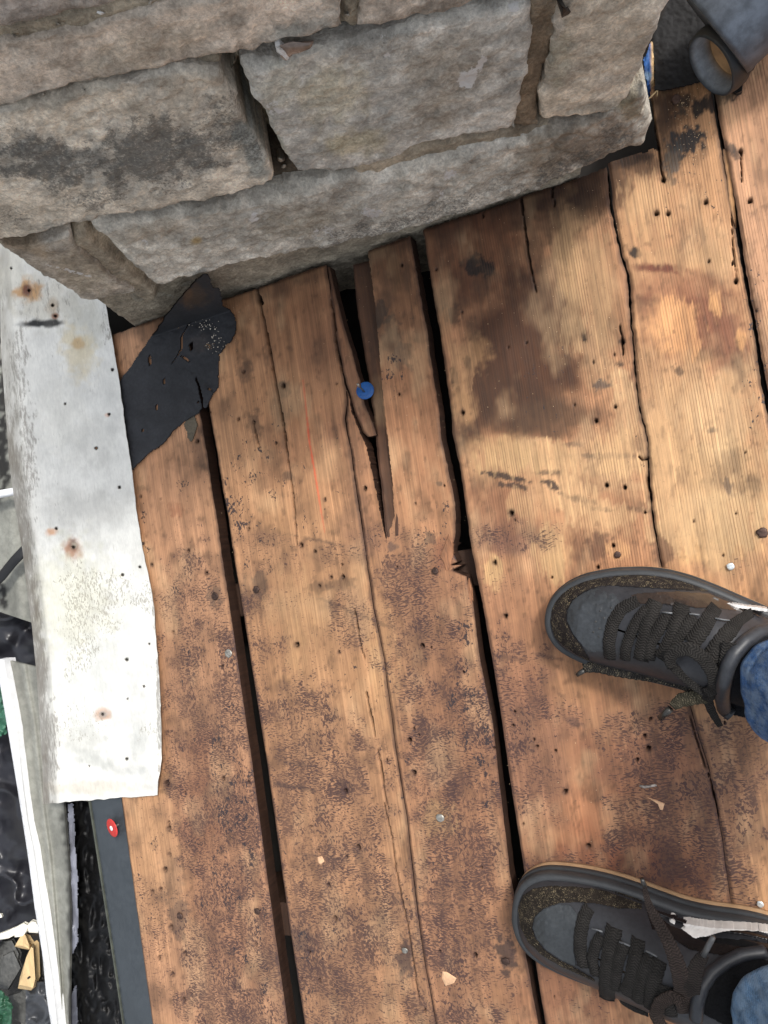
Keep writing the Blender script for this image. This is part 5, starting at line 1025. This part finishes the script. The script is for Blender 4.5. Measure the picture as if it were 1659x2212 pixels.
    def lace(s, root, pts, width, lift=.0022, hs=None, dust=.5, name='lace', col=(40,38,36), th=.0013):
        pz = np.array([a[:2] for a in s.Z(pts)], float); n0 = len(pz)
        dd = np.r_[0, np.cumsum(np.hypot(*np.diff(pz, axis=0).T))]; n = max(10, int(dd[-1]/3)); t = np.linspace(0, dd[-1], n)
        # smooth the centre line
        cu = np.interp(t, dd, pz[:, 0]); cv = np.interp(t, dd, pz[:, 1])
        for _ in range(max(2, n//7)):
            cu[1:-1] = .5*cu[1:-1]+.25*(cu[:-2]+cu[2:]); cv[1:-1] = .5*cv[1:-1]+.25*(cv[:-2]+cv[2:])
        if hs is None: P = s.loc(cu, cv, lift)
        else: P = dk(cu, cv, np.interp(t, dd, hs))
        W_ = np.broadcast_to(np.interp(np.linspace(0, 1, n), np.linspace(0, 1, len(np.atleast_1d(width))), np.atleast_1d(width)), (n,))*(.3464 if s.Z is ZS1 else .3595)/2030*.405
        T = np.gradient(P, axis=0); T /= np.linalg.norm(T, axis=1)[:, None]; B = np.cross(T, [0, 0, 1.]); B /= np.linalg.norm(B, axis=1)[:, None]; Nn = np.cross(B, T)
        V = []; ST = []; ar = np.r_[0, np.cumsum(np.linalg.norm(np.diff(P, axis=0), axis=1))]
        fr = np.array([-1, -.75, -.35, 0, .35, .75, 1]); cs = [(f, 1-.25*f*f) for f in fr]+[(f, -.2) for f in fr[::-1]]
        for i in range(n):
            for f, z in cs:
                p = P[i]+B[i]*W_[i]*f*(1+.05*math.sin(i*1.3+f*3))+Nn[i]*th*z
                if hs is None and abs(f) > .5:
                    hx = float(s.h(np.array(p[0]), np.array(p[1])))+lift*.5; p = np.array([p[0], p[1], max(p[2]-.004, min(p[2], hx+th*z))])
                V.append(p); ST.append((ar[i], (f+1)/2, 0))
        m = len(cs); Fc = [(i*m+k, (i+1)*m+k, (i+1)*m+(k+1) % m, i*m+(k+1) % m) for i in range(n-1) for k in range(m)]+[tuple(range(m)), tuple((n-1)*m+k for k in range(m))[::-1]]
        Fc = [f[::-1] for f in Fc]
        return mk(name, V, Fc, LACE, root, None, True, {'Col': np.tile(lin(col), (len(V), 1)), 'Msk': np.tile([dust, 0, 0], (len(V), 1)), 'ST': np.array(ST)})
def sub(root, name):                                 # shoe = part, its pieces = sub-parts
    o = bpy.data.objects.new(name, None); COL.objects.link(o); o.parent = root; return o
# --- upper shoe in the picture
s1 = Shoe(ZS1, [(272,500),(282,420),(330,330),(410,262),(520,212),(700,178),(900,172),(1050,190),(1200,232),(1350,292),(1500,358),(1659,425),(1800,490),(1900,570),(1970,680),(1995,800)],
          [(280,560),(320,640),(370,690),(450,735),(540,775),(700,822),(900,868),(1100,918),(1300,975),(1500,1035),(1700,1075),(1850,1060),(1950,980),(1990,880)],
          ([0, .06, .15, .28, .40, .52, .62, .72, .85, 1.0], [.034, .046, .056, .064, .078, .092, .100, .098, .094, .085]))
r1 = sub(person, 'shoe'); r1['label'] = 'black laced shoe, toe cap clean grey, nearer the chimney'
s1.build(r1)
s1.panel('mudguard', r1, [(300,520),(310,420),(360,330),(440,270),(560,230),(700,210),(900,205),(1060,222),(1200,262),(1325,325),(1180,318),(1000,305),(850,298),(700,290),(600,292),(510,325),(440,375),(405,440),(402,510),(440,590),(500,670),(545,745),(540,765),(460,720),(380,665),(325,610)], .0016, SUEDE, (36,31,29), 1.0, seed=811)
s1.panel('toe_cap', r1, [(404,510),(408,440),(442,378),(512,328),(602,295),(664,298),(700,340),(738,390),(705,440),(680,500),(655,600),(632,700),(540,706),(500,660),(440,590)], .0008, LEATH, (52,55,58), .4, seed=812)
s1.panel('side_panel', r1, [(800,345),(880,330),(1100,320),(1350,340),(1500,395),(1659,430),(1659,500),(1500,450),(1340,430),(1100,420),(1000,400),(860,400)], .0012, GLOSS, (50,42,38), .0, seed=813)
s1.panel('white_patch', r1, [(1335,388),(1420,395),(1520,412),(1659,428),(1659,452),(1560,440),(1440,425),(1360,408)], .0026, GLOSS, (226,222,218), 0, seed=814, step=1.2, hfix=lambda u, v: .050+0*u)  # white glossy patch along the shoe's side
for pts, w in [([(850,385),(745,430),(690,520),(665,640),(672,745)], 88), ([(905,430),(845,500),(800,590),(770,680),(765,750)], 74), ([(960,385),(935,450),(905,560),(880,660),(865,752)], 104), ([(1040,470),(985,545),(925,640),(915,750)], 82),
               ([(1125,405),(1105,480),(1070,600),(1020,700),(990,745)], 102), ([(1200,480),(1140,550),(1090,620),(1060,700)], 78), ([(1340,425),(1290,500),(1230,590),(1180,650)], 100), ([(1560,475),(1480,520),(1400,590),(1330,680),(1290,760)], 96)]:
    s1.lace(r1, pts, w)
s1.lace(r1, [(510,800),(600,790),(760,815),(950,840),(1120,880),(1260,950)], [70,108,112,112,110,90], hs=[.030,.036,.046,.056,.066,.072], dust=1.0)
s1.lace(r1, [(1060,800),(1040,740),(1080,690),(1170,680),(1260,740),(1320,840),(1330,930),(1270,960)], [60,80,90,90,90,84,80,70], hs=[.098,.104,.108,.110,.108,.102,.096,.088], dust=.35)
s1.lace(r1, [(1060,790),(1110,830),(1180,890),(1250,940),(1290,960)], [50,66,70,70,60], hs=[.092,.090,.088,.086,.084], dust=.35)
s1.lace(r1, [(1420,640),(1400,760),(1360,880),(1310,960),(1270,1000)], [86,86,80,80,60], hs=[.104,.102,.096,.088,.080], dust=.3)
s1.lace(r1, [(1290,985),(1200,985),(1120,1000),(1065,1040)], [70,92,100,60], hs=[.078,.074,.068,.060], dust=1.0, col=(66,62,50))
s1.lace(r1, [(1280,985),(1300,1050),(1330,1110),(1360,1160)], [60,60,50,40], hs=[.074,.066,.058,.050], dust=.3)
def aglet(root, Z, pts, hs, r=.0028, mat=AGL): tube('lace_tip', [dk(*Z([p])[0], h) for p, h in zip(pts, hs)], [r, r*.95, r*.8], mat, root, 8)
aglet(r1, ZS1, [(515,815),(490,830),(468,845)], [.029,.028,.027]); aglet(r1, ZS1, [(1048,1058),(1018,1085),(985,1115)], [.058,.054,.05], .0034)
# padded collar and lining
s1.panel('collar_lining', r1, [(1600,560),(1480,660),(1400,780),(1375,930),(1380,1060),(1450,1100),(1560,1120),(1750,1100),(1900,900),(1900,650),(1750,540)], .004, SUEDE, (20,20,23), .0, seed=815)
pz = ZS1([(1680,560),(1600,580),(1520,635),(1450,710),(1410,790),(1385,890),(1372,980),(1385,1060),(1430,1095)]); P = s1.loc(np.array([a[0] for a in pz]), np.array([a[1] for a in pz]), .006)
n = 40; P = np.stack([np.interp(np.linspace(0, 8, n), range(9), P[:, i]) for i in range(3)], 1); tube('collar_piping', P, .0065, LEATH, r1, 12, attrs={'Col': np.tile(lin((46,48,52)), (n*12, 1)), 'Msk': np.zeros((n*12, 3))})
# --- lower shoe in the picture
s2 = Shoe(ZS2, [(128,940),(140,840),(175,755),(240,705),(330,680),(470,690),(620,715),(760,750),(880,790),(1000,835),(1150,890),(1300,925),(1500,950),(1659,985),(1790,1040),(1860,1150),(1885,1280)],
          [(132,1000),(160,1090),(220,1170),(310,1235),(420,1290),(560,1345),(720,1400),(900,1450),(1100,1505),(1300,1555),(1500,1590),(1650,1590),(1780,1520),(1850,1410)],
          ([0, .06, .15, .28, .40, .52, .62, .72, .85, 1.0], [.036, .048, .057, .064, .078, .092, .100, .098, .094, .085]))
r2 = sub(person, 'shoe'); r2['label'] = 'black laced shoe with white side patch and long loose lace'
s2.build(r2)
s2.panel('mudguard', r2, [(155,930),(185,860),(250,815),(340,800),(480,803),(620,818),(760,840),(900,880),(905,940),(760,935),(620,905),(500,898),(400,905),(310,935),(255,985),(240,1050),(262,1120),(320,1190),(400,1245),(500,1295),(600,1350),(640,1390),(560,1350),(420,1290),(300,1220),(215,1140),(165,1040)], .0016, SUEDE, (38,33,28), 1.0, seed=821)
s2.panel('toe_cap', r2, [(242,1050),(258,985),(312,938),(400,908),(475,915),(515,970),(505,1050),(490,1150),(500,1240),(505,1285),(420,1250),(330,1190),(268,1125)], .0008, LEATH, (50,53,55), .45, seed=822)
s2.panel('side_panel', r2, [(920,930),(1060,975),(1300,1010),(1500,1040),(1700,1075),(1700,1200),(1500,1230),(1330,1210),(1180,1180),(1090,1120),(960,1060)], .0012, GLOSS, (24,23,24), 0, seed=823)
s2.panel('white_patch', r2, [(1062,1005),(1085,1000),(1105,1012),(1095,1035),(1120,1048),(1160,1052),(1158,1038),(1135,1025),(1200,1030),(1300,1047),(1420,1055),(1560,1062),(1700,1078),(1700,1095),(1600,1072),(1450,1068),(1370,1078),(1300,1100),(1240,1110),(1180,1128),(1140,1140),(1110,1120),(1095,1090),(1085,1050)], .0026, GLOSS, (226,222,216), 0, seed=824, step=1.2, hfix=lambda u, v: .050+.012*sst(1990, 2035, v))
for pts, w in [([(590,935),(550,1000),(530,1100),(530,1200),(550,1290)], 92), ([(660,1100),(620,1160),(600,1240),(620,1340)], 74), ([(735,1050),(720,1130),(705,1240),(690,1360),(690,1480)], 112), ([(800,1150),(760,1240),(745,1330),(730,1420)], 76),
               ([(880,1120),(868,1200),(850,1290),(835,1380),(800,1450)], 92), ([(960,1230),(920,1310),(885,1400),(880,1500)], 90), ([(1010,1245),(985,1320),(960,1420),(955,1540)], 92), ([(1040,1400),(1040,1480),(1080,1580)], 90)]:
    s2.lace(r2, pts, w, dust=.45)
s2.lace(r2, [(915,790),(925,850),(950,930),(1000,1020),(1050,1110),(1095,1210),(1130,1320),(1150,1430),(1160,1540),(1200,1600)], [26,40,66,76,84,96,104,110,116,90], hs=[.110,.108,.106,.108,.112,.114,.112,.106,.1,.092], dust=.12, col=(54,46,42))
s2.lace(r2, [(1275,1210),(1240,1260),(1215,1330),(1200,1420),(1180,1520)], [60,88,96,100,80], hs=[.116,.114,.112,.108,.1], dust=.12, col=(44,39,36))
s2.lace(r2, [(1150,1500),(1080,1460),(1010,1500),(980,1580),(1040,1660)], [70,80,80,80,70], hs=[.108,.106,.1,.094,.09], dust=.1, col=(50,42,38))
s2.lace(r2, [(745,1430),(790,1500),(860,1540),(940,1570)], [30,34,34,30], hs=[.06,.062,.066,.07], dust=.2)
aglet(r2, ZS2, [(916,795),(908,775),(902,755)], [.110,.111,.112], .0024); aglet(r2, ZS2, [(1272,1215),(1300,1160),(1330,1105)], [.118,.122,.125], .0028, make_plain('clear_tip', (.10, .10, .10), .1))
s2.panel('collar_lining', r2, [(1240,1420),(1330,1300),(1450,1240),(1600,1230),(1750,1300),(1800,1450),(1700,1620),(1400,1640),(1250,1560)], .004, SUEDE, (16,16,17), 0, seed=825)
pz = ZS2([(1640,1195),(1500,1215),(1400,1262),(1320,1320),(1265,1400),(1235,1500),(1225,1600)]); P = s2.loc(np.array([a[0] for a in pz]), np.array([a[1] for a in pz]), .006)
n = 40; P = np.stack([np.interp(np.linspace(0, 6, n), range(7), P[:, i]) for i in range(3)], 1); tube('collar_piping', P, .006, LEATH, r2, 12, attrs={'Col': np.tile(lin((38,40,44)), (n*12, 1)), 'Msk': np.zeros((n*12, 3))})
# --- jeans: one leg from the hem to the knee each
wup = np.array([W[2], 0, NM[2]])                     # world up in deck coordinates
def leg(cx, cy, h0, r0, col, seed, lean):
    c = dk(cx, cy, h0); nth = 96; rows = []; cl = []
    hs = np.r_[[-.002, .0, .004, .012, .016, .018], np.linspace(.022, .46, 70)]
    for j, z in enumerate(hs):
        th_ = np.linspace(0, 2*math.pi, nth, endpoint=False)
        r = r0*(1+.25*min(1, z/.4))*(1+.05*np.sin(3*th_+z*20+seed)+.0*th_)
        r = r+.006*fbm(np.cos(th_)*1.3+seed, np.sin(th_)*1.3+z*9, seed, 3)*2+.010*(.35-np.abs(fbm(np.cos(th_)*2+seed+z*14, np.sin(th_)*2+z*5, seed+5, 2))*2)*np.clip(z/.03, .2, 1)*np.clip(1.4-z/.3, .2, 1)
        if j == 0: r = r-.005
        if j == 5: r = r-.0015
        p = c+wup*z+np.array(lean)*z; X = p[0]+r*np.cos(th_); Y = p[1]+r*np.sin(th_)*.92
        rows.append(np.stack([X, Y, np.full(nth, p[2])+.010*np.sin(th_*2+seed)*(z < .2)], 1))
        f = 1+.5*fbm(np.cos(th_)*5+seed, np.sin(th_)*5+z*30, seed+3, 4); hem = .8 if (j in (4, 5)) else (1.12 if j < 4 else 1)
        C = np.tile(lin(col), (nth, 1))*f[:, None]*hem; cl.append(C)
    return grid('jeans_leg', np.array(rows), DENIM, person, None, None, {'Col': np.array(cl), 'Msk': np.zeros((len(hs), nth, 3))}, closed=True)
leg(1728, 1500, .105, .050, (62,96,142), 831, (.10, -.06, 0))
leg(1712, 2206, .105, .050, (92,122,152), 832, (.10, -.06, 0))

for rt, sh, Zf, segs in ((r1, s1, ZS1, [[(1000,452),(1030,456),(1062,460)],[(1168,462),(1200,466),(1232,470)],[(1330,490),(1380,500),(1420,505)]]), (r2, s2, ZS2, [[(600,1055),(632,1063),(665,1075)],[(765,1135),(798,1146),(830,1160)],[(925,1190),(958,1205),(992,1225)]])):
    for sg in segs:
        pz = np.array(Zf(sg)); P = sh.loc(pz[:, 0], pz[:, 1], .0035); tube('lace_loop', P, .0009, LEATH, rt, 6, attrs={'Col': np.tile(lin((96,98,100)), (18, 1)), 'Msk': np.zeros((18, 3))})
for px, py in ((680,427),(613,447),(636,490),(585,512),(608,555),(570,577),(604,605)):
    a, b = ZS1([(px, py)])[0]; P = sh.loc(np.array(a), np.array(b), .0) if False else s1.loc(np.array(a), np.array(b), .0009)
    V, Fc = disc(.0011, .0003, 8); mk('perforation', V+P, Fc, AGL, r1)
o = tube('strap', [dk(-30, 1275, -.035), dk(5, 1243, -.034), dk(30, 1212, -.034), dk(70, 1170, -.036)], .009, make_plain('black_strap', (.012, .012, .013), .5), None, 10, DECK, flat=.3); tag(o, 'black strap crossing the upper gutter length at the left edge', 'strap')
